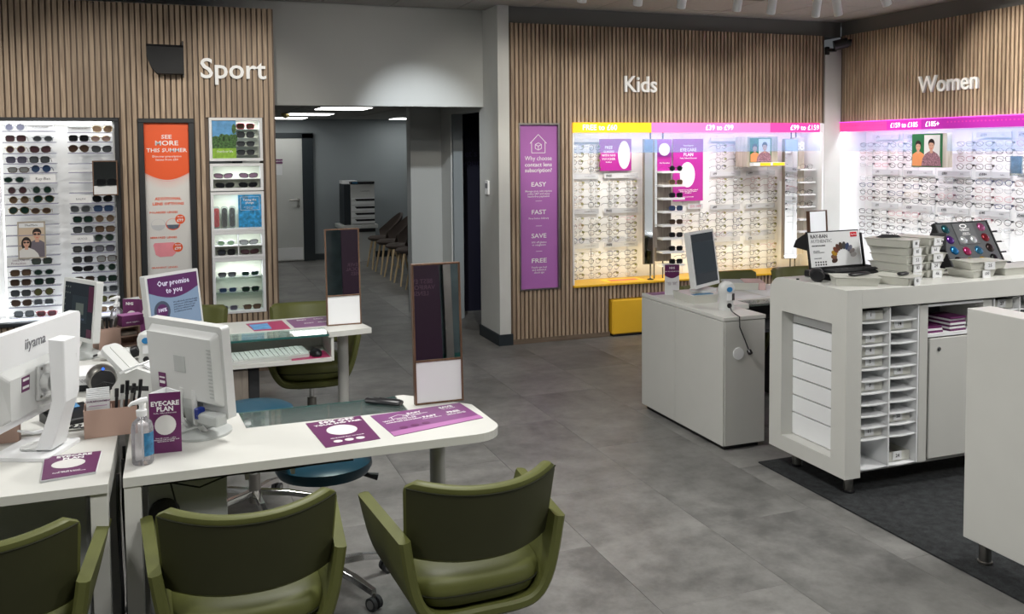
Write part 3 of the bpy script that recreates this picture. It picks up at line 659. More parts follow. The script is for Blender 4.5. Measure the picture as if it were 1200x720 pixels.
# ---------------------------------------------------------------- orange poster
t = thing('framed_poster', 'black-framed tall orange and white poster reading SEE MORE THIS SUMMER', 'poster', (-.048, 7.45, .47)); b = (-.048, 7.45, .47)
m = MB()
for a in ((-.248, .152, 1.975, 2.008), (-.248, .152, .47, .51), (-.248, -.207, .51, 1.975), (.111, .152, .51, 1.975)): m.box(a[0]-b[0], a[1]-b[0], -.03, .02, a[2]-b[2], a[3]-b[2])
m.build('frame', 'frameblk', t, .003); L(t, -.207, .111, 7.455, 7.465, .51, 1.975, 'poster_sheet', 'posterw', base=b)
cx = -.048; pts = [(-.159, 1.975-.47), (-.159, 1.6-.47)]
pts = [(-.159, 1.505), (-.159, 1.125)]+[(-.159+.318*i/14, 1.125-.055*math.sin(math.pi*i/14)) for i in range(1, 14)]+[(.159, 1.125), (.159, 1.505)]
MB().prism(pts, .0035, .0048, 'y').build('orange_field', 'orange', t)
m = MB()
for k in range(5):
    for i in range(27):
        x = -.152+.304*i/26; z = 1.115-.014*k-.055*math.sin(math.pi*i/26); r = .0046*(1-k*.17)
        m.prism([(x+r, z), (x, z+r), (x-r, z), (x, z-r)], .0035, .0045, 'y')
m = m.build('dot_fringe', 'orange', t); m['kind'] = 'stuff'
yy = -.0 
def ot(s, z, size, mt='prtwhite', bold=.012, x=0, al='CENTER', fit=0): text(t, s, size, (x, .0030, z-.47), mat=mt, bold=bold, align=al, fit=fit)
ot('SEE', 1.868, .042, bold=.015, fit=.075); ot('MORE', 1.820, .05, bold=.018, fit=.165); ot('THIS SUMMER', 1.766, .042, bold=.015, fit=.29); ot('Discover prescription', 1.720, .022, fit=.205); ot('lenses from £50', 1.695, .022, fit=.16)
ot('ADDITIONAL', 1.397, .030, 'orange', .03, fit=.19); ot('LENS OPTIONS', 1.358, .030, 'orange', .03, fit=.225); ot('POLARISED LENSES', 1.293, .021, 'orange', .025, -.135, 'LEFT', .2); ot('MIRRORED LENSES', 1.10, .021, 'orange', .025, -.135, 'LEFT', .19); ot('GRADIENT LENSES', .87, .019, 'orange', .01, -.135, 'LEFT', .19)
for sg, mt, x in ((-1, 'striplab', -.075), (1, 'slateprint', .03)):
    m = MB().prism(oval(x, 1.2-.47, .052, .045), .0032, .0045, 'y', 0).prism(oval(x, 1.205-.47, .047, .038), .0028, .0034, 'y', 1).prism([(x-.046, .727), (x+.046, .727), (x+.035, .7), (x, .692), (x-.035, .7)], .0024, .003, 'y', 2)
    m.build('printed_lens', [mt if sg < 0 else 'orange', 'posterw', mt], t)
MB().prism([(-.115, .575), (-.105, .59), (.03, .592), (.055, .575), (.045, .51), (.02, .485), (-.07, .482), (-.1, .50)], .0028, .0045, 'y').build('printed_lens', 'poppink', t)
for x, z in ((.082, 1.238), (.06, 1.022)):
    o = MB().prism(oval(x, z-.47, .036, .036, 24), .0015, .0028, 'y').build('price_roundel', 'orange', t); text(o, 'FROM', .015, (x, .001, z-.452), bold=.02); text(o, '£99', .032, (x, .001, z-.478), bold=.03)
# ---------------------------------------------------------------- five white sport boxes
def wbox(zt, zb, label, depth=.11, inner=.022):
    t = thing('display_box', label, 'display box', (.46, 7.45, zb)); h = zt-zb
    m = MB().box(-.2, .2, -.012, depth, 0, inner).box(-.2, .2, -.012, depth, h-inner, h).box(-.2, -.2+inner, -.012, depth, inner, h-inner).box(.2-inner, .2, -.012, depth, inner, h-inner)
    m.build('box_frame', 'bright', t, .002); bx('back_panel', 'nichegreen', t, -.2+inner, .2-inner, depth-.008, depth, inner, h-inner)
    return t, h
G2 = 'sunglasses in the white sport boxes'
tb, h = wbox(2.016, 1.679, 'topmost white wall box with a park picture and four sunglasses')
o = bx('picture_panel', 'jeansblue', tb, -.176, .0, .0, .02, .022, h-.022)
m = MB()
m.prism([(-.176, .1), (0, .1), (0, .15), (-.176, .15)], -.001, 0, 'y', 0); m.prism([(-.176, .022), (0, .022), (0, .1), (-.176, .1)], -.001, 0, 'y', 1)
random.seed(3)
for i in range(14):
    x = -.165+.155*i/13; m.prism(oval(x, .15+random.uniform(0, .03), .022, random.uniform(.025, .045), 10), -.0016-.0002*(i % 3), -.0008, 'y', 0)
m.prism(oval(-.015, .25, .016, .04, 10), -.002, -.001, 'y', 0)
m.build('printed_trees', ['treegreen', 'grassgreen'], o); bx('caption_box', 'grassgreen', o, -.16, -.012, -.004, -.002, .04, .095); text(o, 'Outdoor life', .024, (-.086, -.006, .075), bold=.01)
for i, (z, sh, fc, lc) in enumerate([(1.95, 'square', 'red', 'brown'), (1.883, 'square', 'black', 'smoke grey'), (1.817, 'rectangular', 'black', 'smoke grey'), (1.75, 'rectangular', 'black', 'smoke grey')]):
    bx('peg_shelf', 'acrylic', tb, .01, .17, .0, .1, z-1.679-.026, z-1.679-.023); sunglass(sh, fc, lc, (.533, 7.46, z-.0225+HALF[sh]+.0025), R(3), '%s%s sunglasses, %s of four beside the park picture' % ('red-tipped ' if fc == 'red' else 'black ', sh, ['topmost', 'second down', 'third down', 'lowest'][i]), G2)
tb, h = wbox(1.66, 1.446, 'second white wall box holding two rows of sports sunglasses'); bx('shelf', 'bright', tb, -.178, .178, .0, .1, .09, .096); 
for x, z, fc, lc, l in ((.36, 1.56, 'black', 'iridescent pink', 'pink-mirrored wrap sunglasses, upper left of second white box'), (.55, 1.557, 'black', 'iridescent pink', 'pink-mirrored wrap sunglasses, upper right of second white box'), (.37, 1.504, 'black', 'black', 'black wrap sunglasses, lower left of second white box'), (.545, 1.504, 'black', 'black', 'black wrap sunglasses, lower right of second white box')):
    sunglass('wrap', fc, lc, (x, 7.475, (1.446+.0965 if z > 1.54 else 1.446+.0225)+.0225), R(4), l, G2)
tb, h = wbox(1.439, 1.128, 'third white wall box with goggle cases and a blue sea card')
o = bx('picture_panel', 'seablue', tb, .005, .178, -.01, .005, .03, .285); text(o, 'Taking the\nplunge', .024, (.09, -.012, .235), bold=.015); text(o, 'Specialist prescription\nswim goggles', .01, (.09, -.012, .185))
m = MB(); [m.box(*a, -.0115, -.0105, *b_) for a, b_ in (((.02, .165), (.165, .167)), ((.02, .165), (.268, .27)), ((.02, .022), (.165, .27)), ((.163, .165), (.165, .27)))]; m.build('caption_frame', 'prtwhite', o)
MT['gogglepack'] = glassm('clear_case', (.8, .85, .85), .08, .10)
for x, mt, l in ((.303, 'redlogo', 'red goggles standing in a clear case, leftmost of three'), (.362, 'black', 'black goggles in a clear case, middle of three'), (.42, 'blackm', 'black goggles in a clear case beside the sea card')):
    g_ = thing('goggle_case', l, 'goggles', (x, 7.495, 1.1515), 0, 'swim goggles in clear cases')
    MB().prism(rrect(-.025, .025, 0, .175, .02), -.015, .015, 'y').build('case', 'gogglepack', g_); MB().prism(rrect(-.019, .019, .01, .16, .015), -.004, .008, 'y').build('strap', mt, g_)
    m = MB(); 
    for zc in (.055, .115): m.tube([(.014*math.cos(2*math.pi*k/10), -.004, zc+.026*math.sin(2*math.pi*k/10)) for k in range(10)], .004, 5, close=True)
    m.box(-.006, .006, -.008, 0, .08, .09); m.build('goggles', mt, g_)
tb, h = wbox(1.127, .918, 'fourth white wall box, divided into four compartments'); bx('shelf', 'bright', tb, -.178, .178, .0, .1, .092, .098); bx('divider', 'bright', tb, -.004, .004, 0, .1, .022, h-.022)
for x, z, sh, fc, lc, l in ((.366, 1, 'oval', 'silver', 'pale green', 'pale green oval sunglasses, upper left of the four compartments'), (.54, 1, 'wrap', 'black', 'pale grey', 'grey-mirrored wrap sunglasses, upper right of the four compartments'), (.37, 0, 'square', 'black', 'black', 'black square sunglasses, lower left of the four compartments'), (.545, 0, 'wrap', 'brown', 'plum', 'brown wrap sunglasses, lower right of the four compartments')):
    sunglass(sh, fc, lc, (x, 7.475, .918+(.098 if z else .022)+HALF[sh]+.003), R(3), l, G2)
tb, h = wbox(.917, .481, 'large bottom white wall box with glass shelves of sunglasses')
for z in (.768, .645): bx('shelf', 'glass', tb, -.178, .178, .0, .1, z-.481-.004, z-.481)
for x, z, sh, fc, lc, l in ((.37, .768, 'rectangular', 'black', 'smoke grey', 'black rectangular sunglasses, left on upper glass shelf'), (.545, .768, 'rectangular', 'silver', 'dark green', 'silver-framed green-lensed sunglasses, right on upper glass shelf'), (.373, .645, 'rectangular', 'silver', 'blue', 'small blue-lensed sunglasses, left on lower glass shelf'), (.545, .645, 'rectangular', 'black', 'dark green', 'large black sunglasses, right on lower glass shelf'), (.378, .503, 'rectangular', 'silver', 'lilac grey', 'lilac-grey sunglasses, left on the floor of bottom box'), (.555, .503, 'rectangular', 'tortoise', 'amber', 'amber-lensed sunglasses, right on the floor of bottom box')):
    sunglass(sh, fc, lc, (x, 7.475, z+HALF[sh]+.003), R(3), l, G2)
area((.46, 7.455, .87), .3, .01, .28, COOL, (R(20), 0, 0)); area((.46, 7.46, 1.985), .3, .01, .3, COOL, (R(20), 0, 0)); area((.46, 7.458, 1.625), .3, .01, .16, COOL, (R(20), 0, 0)); area((.46, 7.458, 1.405), .3, .01, .2, COOL, (R(20), 0, 0)); area((.46, 7.458, 1.095), .3, .01, .16, COOL, (R(20), 0, 0))
# ---------------------------------------------------------------- purple subscription poster
t = thing('wall_poster', 'tall purple poster reading Why choose contact lens subscription', 'poster', (3.075, 7.60, .484))
m = MB()
for a in ((-.197, .197, 1.487, 1.502), (-.197, .197, -.002, .01), (-.197, -.185, .01, 1.487), (.182, .197, .01, 1.487)): m.box(a[0], a[1], .005, .06, a[2], a[3])
m.build('frame', 'steel', t); bx('poster_sheet', 'violetpanel', t, -.185, .182, .035, .045, .01, 1.487)
def pt(s, z, size, bold=0, fit=0): text(t, s, size, (0, .033, z), bold=bold, fit=fit)
pt('Why choose', 1.185, .056, .0, .26); pt('contact lens', 1.128, .05, .012, .26); pt('subscription?', 1.078, .05, .012, .26)
for z, a, b_ in ((.95, 'EASY', 'Manage your subscription\nonline 24/7 and enjoy\nhassle-free payments'), (.70, 'FAST', 'Free home delivery'), (.485, 'SAVE', '10% off glasses\nor sunglasses'), (.26, 'FREE', 'Yearly eye test\nand unlimited\ncheck ups')):
    pt(a, z, .056, .012, .145 if a != 'FAST' else .14); n = b_.count('\n'); pt(b_, z-.055-.014*n, .025, .005)
m = MB()
for z in (.80, .575, .345): m.box(-.03, .03, .032, .034, z, z+.003)
m.build('divider_rule', 'prtwhite', t)
m = MB()
def seg(m, a, b_, w_, y0=.032, y1=.034, mi=0):
    a = Vector((a[0], a[1])); b_ = Vector((b_[0], b_[1])); d = (b_-a).normalized(); n_ = Vector((-d.y, d.x))*w_/2
    m.prism([tuple(a-n_), tuple(b_-n_), tuple(b_+n_), tuple(a+n_)], y0, y1, 'y', mi)
for a, b_ in (((-.08, 1.32), (0, 1.40)), ((0, 1.40), (.08, 1.32)), ((-.065, 1.33), (-.065, 1.235)), ((.065, 1.33), (.065, 1.235)), ((-.065, 1.235), (.065, 1.235)), ((-.03, 1.31), (0, 1.325)), ((0, 1.325), (.03, 1.31)), ((-.03, 1.31), (-.03, 1.275)), ((.03, 1.31), (.03, 1.275)), ((-.03, 1.275), (0, 1.26)), ((0, 1.26), (.03, 1.275)), ((-.03, 1.31), (0, 1.295)), ((0, 1.295), (.03, 1.31)), ((0, 1.295), (0, 1.26))): seg(m, a, b_, .005)
m.build('house_icon', 'prtwhite', t)
# ---------------------------------------------------------------- kids bay
kb = thing('display_bay', 'wide lit wall bay of spectacles under the Kids sign with yellow ledge', 'display bay', (4.79, 7.62, .478)); KB = (4.79, 7.62, .478)
def K(x0, x1, y0, y1, z0, z1, name, mat, bvl=0, base=KB, o=None): return L(o or kb, x0, x1, y0, y1, z0, z1, name, mat, bvl, base)
K(3.415, 6.17, 7.94, 7.96, .50, 1.99, 'back_panel', 'displaywhite')
K(3.405, 3.42, 7.62, 7.96, .50, 1.99, 'side_panel', 'displaywhite'); K(6.155, 6.18, 7.60, 7.96, .50, 1.99, 'side_panel', 'bright')
K(3.42, 6.155, 7.66, 7.94, 1.975, 1.99, 'top_panel', 'bright')
K(3.405, 6.18, 7.592, 7.96, .480, .50, 'ledge', 'yellow', .003)
o = K(3.40, 4.205, 7.60, 7.615, 1.90, 1.992, 'price_band', 'yellowband'); o['label'] = 'yellow price band reading FREE to £60'; text(o, 'FREE to £60', .07, (3.61+.06-KB[0], 7.598-KB[1], 1.945-KB[2]), mat='bandtext')
o = K(4.206, 5.53, 7.60, 7.615, 1.90, 1.992, 'price_band', 'pinkband'); o['label'] = 'pink price band reading £39 to £99'; text(o, '£39 to £99', .07, (4.945-KB[0], 7.598-KB[1], 1.945-KB[2]), mat='bandtext')
o = K(5.531, 6.125, 7.60, 7.615, 1.90, 1.992, 'price_band', 'hotband'); o['label'] = 'hot pink price band reading £99 to £159'; text(o, '£99 to £159', .07, (5.94-KB[0], 7.598-KB[1], 1.945-KB[2]), mat='bandtext')
K(6.126, 6.155, 7.60, 7.615, 1.90, 1.992, 'band_end_cap', 'bright')
K(3.42, 6.15, 7.618, 7.623, 1.712, 1.898, 'valance', 'valance')
KR = [1.765, 1.697, 1.628, 1.558, None, 1.425, 1.36, 1.29, 1.22, None, 1.085, 1.02, .955, .885, None, .75, .685, .615, .545]
KX = [3.56, 3.735, 3.93, 4.125, 4.74, 4.935, 5.135, 5.335, 5.54, 5.745]
def rod(parent, loc, axis, rows):
    """clear vertical rod with a peg per pair"""
    m = MB()
    for sg in (-1, 1):
        m.box(sg*.055-.005, sg*.055+.005, -.004, .004, -.02, 1.33) if False else None
    m.box(-.003, .003, .0, .004, -.03, 1.33)
    for z in rows: m.box(-.007, .007, -.075, 0, z-.545-.003, z-.545+.003); m.box(-.011, .011, -.078, -.07, z-.545-.004, z-.545+.007)
    if axis == 'y':
        for i, v in enumerate(m.v): m.v[i] = Vector((v.y, -v.x, v.z))
    return m.build('rod', 'rodwhite', parent, loc=loc)
SHP = ['round', 'oval', 'rectangular', 'cat-eye', 'square']
GK = 'spectacles on the clear pegs of the kids bay'
random.seed(11)
colw = ['black', 'tortoise', 'navy', 'red', 'gold', 'silver', 'pink', 'brown', 'violet']
for ci, x in enumerate(KX):
    rows = []
    for ri, z in enumerate(KR):
        if z is None: continue
        if ci in (2, 3) and ri < 4: continue
        if ci in (4, 5) and (ri < 10 or ri > (16 if ci == 4 else 13)): continue
        if ci in (8, 9) and ri < 4: continue
        rows.append((ri, z))
    rod(kb, (x-KB[0], 7.93-KB[1], .545-KB[2]), 'x', [z for _, z in rows])
    for ri, z in rows:
        sh = random.choice(SHP); c = random.choices(colw, [26, 14, 9, 7, 9, 11, 7, 10, 3])[0]
        eyeglass(sh, c, (x+random.uniform(-.004, .004), 7.856, z+random.uniform(-.002, .002)), R(14+random.uniform(-4, 4)), '%s %s spectacles, %s row, %s column of kids bay' % (c, sh, ORD[ri-sum(1 for q_ in KR[:ri] if q_ is None)], COLN[ci]), GK)
for ri, z in ((4, 1.491), (9, 1.155), (14, .825)):
    for x0, x1, s in ((3.45, 3.80, 'FREE'), (3.86, 4.22, 'FREE'), (5.04, 5.39, '£99'), (5.46, 5.81, '£99')):
        o = K(x0, x1, 7.90, 7.906, z-.024, z+.024, 'price_strip', 'striplab'); text(o, s, .03, (x0+.05-KB[0], 7.898-KB[1], z-KB[2]), mat='blktext', bold=.02); text(o, 'London Retro' if s == 'FREE' else 'Seiko', .02, (x1-.09-KB[0], 7.898-KB[1], z-KB[2]), mat='greytext')
K(5.04, 5.39, 7.90, 7.906, 1.815, 1.85, 'price_strip', 'striplab'); K(3.45, 3.80, 7.90, 7.906, 1.815, 1.85, 'price_strip', 'striplab')
o = K(4.78, 4.95, 7.90, 7.906, 1.145, 1.195, 'price_strip', 'striplab'); text(o, '25% OFF', .035, (4.865-KB[0], 7.898-KB[1], 1.17-KB[2]), mat='pinkred')
def poster(name, label, x0, x1, z0, z1, y, items, sheet='magenta', topm='magenta2', topz=None, ovalp=None, right=(1, 0, 0)):
    t = thing(name, label, 'poster', ((x0+x1)/2, y, z0)); wd = x1-x0; h = z1-z0
    bx('sheet', sheet, t, -wd/2, wd/2, 0, .008, 0, h)
    if topz: bx('upper_tint', topm, t, -wd/2, wd/2, -.001, 0, topz, h)
    if ovalp: MB().prism(oval(*ovalp, 26), -.0022, -.0011, 'y').build('white_oval', 'bright', t)
    for s, x, z, size, bo in items: text(t, s, size, (x, -.0028, z), bold=bo)
    return t
poster('poster', 'square magenta poster reading FREE GLASSES in kids bay', 3.806, 4.143, 1.54, 1.845, 7.885, [('FREE', -.075, .222, .04, .01), ('GLASSES', -.075, .182, .03, .01), ('WITH NHS', -.075, .147, .03, .01), ('VOUCHER', -.075, .112, .03, .01), ('FROM £0', -.075, .082, .016, .02)], topz=.18, ovalp=(.09, .15, .065, .135))
poster('poster', 'tall magenta poster reading EYECARE PLAN in kids bay', 4.604, 4.943, 1.228, 1.842, 7.885, [('EYECARE', 0, .505, .046, .01), ('PLAN', 0, .458, .046, .01), ('Perks, Offers & Discounts', 0, .423, .018, .02), ('Unlimited eye tests, FREE accidental\ndamage cover, 20% OFF glasses\n& sunglasses', 0, .095, .015, .02), ('Ask in store for details', 0, .04, .013, .02), ('Vision Express', 0, .548, .02, .01)], topz=.48, ovalp=(-.01, .26, .085, .125))
o = bpy.data.objects[-1] if False else None
# picture box hanging in the bay
def picbox(label, loc, rz, shelf):
    t = thing('picture_box', label, 'picture', loc, rz)
    if not shelf:
        bx('box', 'palewood', t, -.18, .18, 0, .11, 0, .305, .002); bx('arm', 'bright', t, -.03, .03, .11, .375, .12, .18); bx('picture', 'bannergreen', t, -.177, .177, -.004, 0, .004, .301); bx('white_patch', 'paper', t, -.03, .15, -.006, -.004, .03, .29)
        portrait(t, .055, .155, .092, 0, 'floral', o=(0, -.0065, 0), lim=(-.17, .17, .012)); portrait(t, -.10, .15, .085, 0, 'orangetop', o=(0, -.005, 0), lim=(-.17, .17, .012)); return t
    bx('box', 'palewood', t, -.18, .18, 0, .2, 0, .30, .002); bx('picture', 'bannergreen', t, -.15, .10, -.005, -.0005, .045, .285); bx('white_patch', 'paper', t, -.05, .085, -.006, -.0055, .06, .275)
    portrait(t, .02, .16, .078, 0, 'floral', o=(0, -.0065, 0), lim=(-.145, .095, .05)); portrait(t, -.095, .15, .072, 0, 'orangetop', o=(0, -.0052, 0), lim=(-.145, .095, .05))
    bx('shelf', 'bright', t, -.15, .22, -.06, -.0005, .01, .043); bx('yellow_label', 'yellowband', t, -.07, .05, -.064, -.0605, .012, .04); bx('yellow_label', 'yellowband', t, .08, .215, -.064, -.0605, .012, .04); bx('arm', 'palewood', t, -.05, .05, .2, .295, .1, .2)
    return t
picbox('wooden picture box with two people and yellow labels, kids bay', (5.47, 7.64, 1.56), 0, True)
# revolving floor-to-band stands
def stand(label, loc, left):
    t = thing('display_stand', label, 'display stand', loc); return t
t = thing('mirror_stand', 'tall grey-edged mirror panel on a black pole in kids bay', 'mirror', (4.225, 7.68, .50))
MB().cyl((.013, 0, 0), (.013, 0, .15), .007, 10).cyl((.013, 0, 1.34), (.013, 0, 1.475), .007, 10).lathe([(.03, 0), (.03, .006), (.008, .012)], (.013, 0, 0)).build('pole', 'black', t)
bx('body', 'greywood', t, -.055, .06, .0, .03, .147, 1.34); bx('mirror', 'mirrordim', t, -.05, .035, -.004, 0, .155, 1.335)
t = thing('mirror_stand', 'narrow wood-backed mirror between tall mirror and sunglasses rack', 'mirror', (4.30, 7.70, .50))
bx('body', 'greywood', t, -.012, .022, .0, .06, .30, 1.33); bx('mirror', 'mirror', t, -.01, .018, -.004, 0, .5, 1.33); MB().cyl((.005, .03, 0), (.005, .03, .3), .006, 8).build('pole', 'black', t)
t = thing('sunglasses_rack', 'narrow grey wooden rack of sunglasses on white shelves, kids bay', 'display rack', (4.40, 7.7, .50)); kb_ = t
MB().cyl((.0, .03, 0), (.0, .03, .17), .007, 10).cyl((.0, .03, 1.34), (.0, .03, 1.475), .007, 10).build('pole', 'black', t)
bx('body', 'greywood', t, -.075, .085, .02, .09, .165, 1.34)
o = bx('header_card', 'magenta', t, -.075, .085, .012, .019, 1.035, 1.335); bx('upper_tint', 'magenta2', o, -.075, .085, .010, .012, 1.17, 1.335); MB().prism(oval(.005, 1.24, .06, .06), .008, .010, 'y').build('white_oval', 'bright', o); text(o, 'Our Favourites', .018, (.005, .007, 1.11), bold=.02)
for i, z in enumerate([1.515, 1.385, 1.26, 1.135, 1.005, .88, .75, .625]):
    bx('shelf', 'bright', t, -.075, .165, -.1, .02, z-.5, z-.5+.018)
    sunglass('round' if i == 0 else 'square', ['black', 'gold', 'black', 'navy', 'brown', 'black', 'black', 'black'][i], ['black', 'amber', 'black', 'blue', 'brown', 'black', 'black', 'black'][i], (4.485, 7.63, z+.018+.0255), R(-14), '%s sunglasses on the %s shelf of the narrow kids rack' % (['black', 'amber', 'black', 'blue', 'brown', 'black', 'glossy black', 'black'][i], ['top', 'second', 'third', 'fourth', 'fifth', 'sixth', 'seventh', 'lowest'][i]), 'sunglasses on the narrow rack')
t = thing('mirror_stand', 'tall bright mirror on a thin pole at the right of kids bay', 'mirror', (5.82, 7.66, .50))
MB().cyl((.02, .02, 0), (.02, .02, .13), .007, 10).cyl((.02, .02, 1.34), (.02, .02, 1.475), .007, 10).build('pole', 'black', t)
bx('body', 'greywood', t, -.075, .085, .0, .04, .125, 1.335); bx('mirror', 'mirror', t, -.068, .08, -.004, 0, .13, 1.33)
t = thing('display_rack', 'wooden rack with a picture and white shelves beside the slatted corner', 'display rack', (6.0, 7.75, .50))
MB().cyl((-.02, .04, 0), (-.02, .04, .15), .007, 10).cyl((-.02, .04, 1.34), (-.02, .04, 1.475), .007, 10).build('pole', 'black', t)
bx('body', 'palewood', t, -.06, .07, .02, .08, .15, 1.35); o = bx('picture', 'bannergreen', t, -.115, -.03, -.01, .0, 1.045, 1.33); bx('picture_ground', 'paper', o, -.108, -.035, -.012, -.01, 1.06, 1.325); portrait(o, -.07, 1.2, .05, 0, 'floral', o=(0, -.0125, 0), lim=(-.107, -.036, 1.062))
text(t, '8', .12, (.04, .018, 1.26), bold=.02, mat='letterw'); text(t, '£38', .05, (-.005, .018, 1.26), right=(0, 0, 1), up=(-1, 0, 0), mat='letterw')
for i, z in enumerate([1.515, 1.385, 1.26, 1.135, 1.005, .88, .75]):
    bx('shelf', 'bright', t, -.06, .14, -.08, .02, z-.5, z-.5+.015)
    if i < 4: eyeglass(['round', 'square', 'oval', 'round'][i], ['brown', 'silver', 'black', 'black'][i], (6.045, 7.70, z+.015+HALF[['round', 'square', 'oval', 'round'][i]]+.002), R(-8), '%s %s spectacles on %s shelf of the corner rack' % (['brown', 'silver', 'black', 'black'][i], ['round', 'square', 'oval', 'round'][i], ORD[i]), 'spectacles on the corner rack', tagged=False)
t = thing('leaflet', 'magenta leaflet lying on the yellow ledge of kids bay', 'leaflet', (5.1, 7.72, .5015)); bx('sheet', 'magenta', t, -.2, .2, -.07, .1, 0, .002); bx('picture', 'orangetop', t, -.07, .1, -.04, .07, .002, .003)
t = thing('leaflet', 'orange leaflet on the yellow ledge below left spectacle columns', 'leaflet', (3.98, 7.74, .5015)); bx('sheet', 'yellowband', t, -.2, .2, -.08, .1, 0, .002); bx('picture', 'orangelt', t, -.15, .15, -.05, .05, .002, .003)
# yellow bench tucked under the ledge
t = thing('bench', 'yellow upholstered low stool tucked under the ledge', 'stool', (4.13, 7.78, 0)); bx('body', 'yellow', t, -.345, .34, -.20, .12, .02, .345, .012); m = MB().box(-.33, .33, -.19, .11, 0, .02); m.build('base', 'black', t)
# ---------------------------------------------------------------- women bay
wbay = thing('display_bay', 'long lit wall bay of spectacles under the Women sign', 'display bay', (6.42, 5.0, .478)); WB = (6.42, 5.0, .478)
def Wm(x0, x1, y0, y1, z0, z1, name, mat, bvl=0, o=None): return L(o or wbay, x0, x1, y0, y1, z0, z1, name, mat, bvl, WB)
Wm(6.74, 6.76, 2.2, 7.66, .50, 1.99, 'back_panel', 'displaywhite'); Wm(6.39, 6.76, 7.64, 7.66, .50, 1.99, 'side_panel', 'bright'); Wm(6.44, 6.74, 2.2, 7.64, 1.975, 1.99, 'top_panel', 'bright')
Wm(6.38, 6.76, 2.2, 7.66, .48, .50, 'ledge', 'bright')
for y0, y1, mt, s, yt, lb in ((6.96, 7.615, 'hotband', '', 0, 'hot pink end of price band'), (6.53, 6.959, 'magband', '£159 to £185', 6.74, 'magenta price band reading £159 to £185'), (2.3, 6.529, 'magband2', '£185+', 6.40, 'plum price band reading £185+')):
    o = Wm(6.385, 6.40, y0, y1, 1.903, 1.995, 'price_band', mt); o['label'] = lb
    if s: text(o, s, .066, (6.383-WB[0], yt-WB[1], 1.948-WB[2]), (0, -1, 0), (0, 0, 1), 'bandtext', sx=.95)
Wm(6.38, 6.40, 2.3, 7.62, 1.995, 2.003, 'band_edge_light', 'magedge'); Wm(6.385, 6.40, 7.616, 7.64, 1.903, 1.995, 'band_end_cap', 'bright')
m = MB(); y = 7.55
while y > 4.9:
    if not (6.52 < y < 6.96 or 6.25 < y <= 6.52): m.box(6.3835-WB[0], 6.3848-WB[0], y-.012-WB[1], y+.004-WB[1], 1.955-WB[2], 1.968-WB[2])
    y -= .04
o = m.build('band_dashes', 'bandshade', wbay); o['kind'] = 'stuff'
Wm(6.403, 6.408, 2.3, 7.62, 1.705, 1.90, 'valance', 'valance')
WY = [7.705, 7.473, 7.275, 7.049, 6.859, 6.638, 6.427, 6.183, 5.972, 5.749, 5.54, 5.33]
WZ = [1.77, 1.702, 1.635, 1.567, None, 1.43, 1.362, 1.29, 1.225, None, 1.09, 1.02, .95, .88]
GW = 'spectacles on the clear pegs of the women bay'
WY[0] = 7.56; WY[1] = 7.40
WY = [7.53+.0-.207*i for i in range(12)]
for ci, y in enumerate(WY):
    rows = []
    for ri, z in enumerate(WZ):
        if z is None: continue
        if ci in (4, 5) and ri < 4: continue
        rows.append((ri, z))
    rod(wbay, (6.73-WB[0], y-WB[1], .545-WB[2]), 'y', [z for _, z in rows])
    for ri, z in rows:
        if (ci in (5, 6, 7, 8, 9) and ri > 11) or (ci > 9 and ri > 12): continue
        sh = random.choice(SHP); c = random.choices(colw, [34, 13, 7, 8, 8, 11, 7, 12, 2])[0]
        eyeglass(sh, c, (6.656, y+random.uniform(-.004, .004), z+random.uniform(-.002, .002)), R(-90+20+random.uniform(-4, 4)), '%s %s spectacles, %s row, %s column of women bay' % (c, sh, ORD[ri-sum(1 for q_ in WZ[:ri] if q_ is None)], COLN[ci]), GW, tagged='dark')
for z, ss in ((1.845, ['£99', '£129', None, '£159', '£195-£260', '£260']), (1.497, ['£99', '£129', '£159', '£159+', '£220-£260', '£260']), (1.157, ['£99', '£129', '£155', '£185', '£240-£280', '£260'])):
    for k, s in enumerate(ss):
        if s is None: continue
        y1 = 7.50-.43*k; o = Wm(6.70, 6.706, y1-.36, y1, z-.024, z+.024, 'price_strip', 'striplab'); text(o, s, .032, (6.698-WB[0], y1-.08-WB[1], z-WB[2]), (0, -1, 0), (0, 0, 1), 'blktext', bold=.02); text(o, 'Seiko' if k % 2 else 'Julbo', .02, (6.698-WB[0], y1-.28-WB[1], z-WB[2]), (0, -1, 0), (0, 0, 1), 'greytext')
picbox('wooden picture box with two people on green, women bay', (6.36, 6.43, 1.56), R(-90), False)
t = thing('leaflet_holder', 'pale blue card holder at the right edge of women bay', 'card holder', (6.5, 5.62, 1.5), R(-90)); bx('card', 'jeansblue', t, -.05, .05, 0, .006, .02, .16); bx('sleeve', 'gogglepack', t, -.055, .055, -.006, .012, 0, .165)
# ---------------------------------------------------------------- desks
DZ = .74
def desk(name, label, pts_top, legs, extra=None, loc=(0, 0, 0)):
    t = thing(name, label, 'desk', loc)
    for p in pts_top: MB().prism([(x-loc[0], y-loc[1]) for x, y in p], DZ-.028, DZ, 'z').build('desktop', 'white', t, .0015)
    return t
def legbox(t, loc, x, y, w_=.05, d=.05, z1=.712): return bx('leg', 'white', t, x-loc[0], x-loc[0]+w_, y-loc[1], y-loc[1]+d, 0, z1, .002)
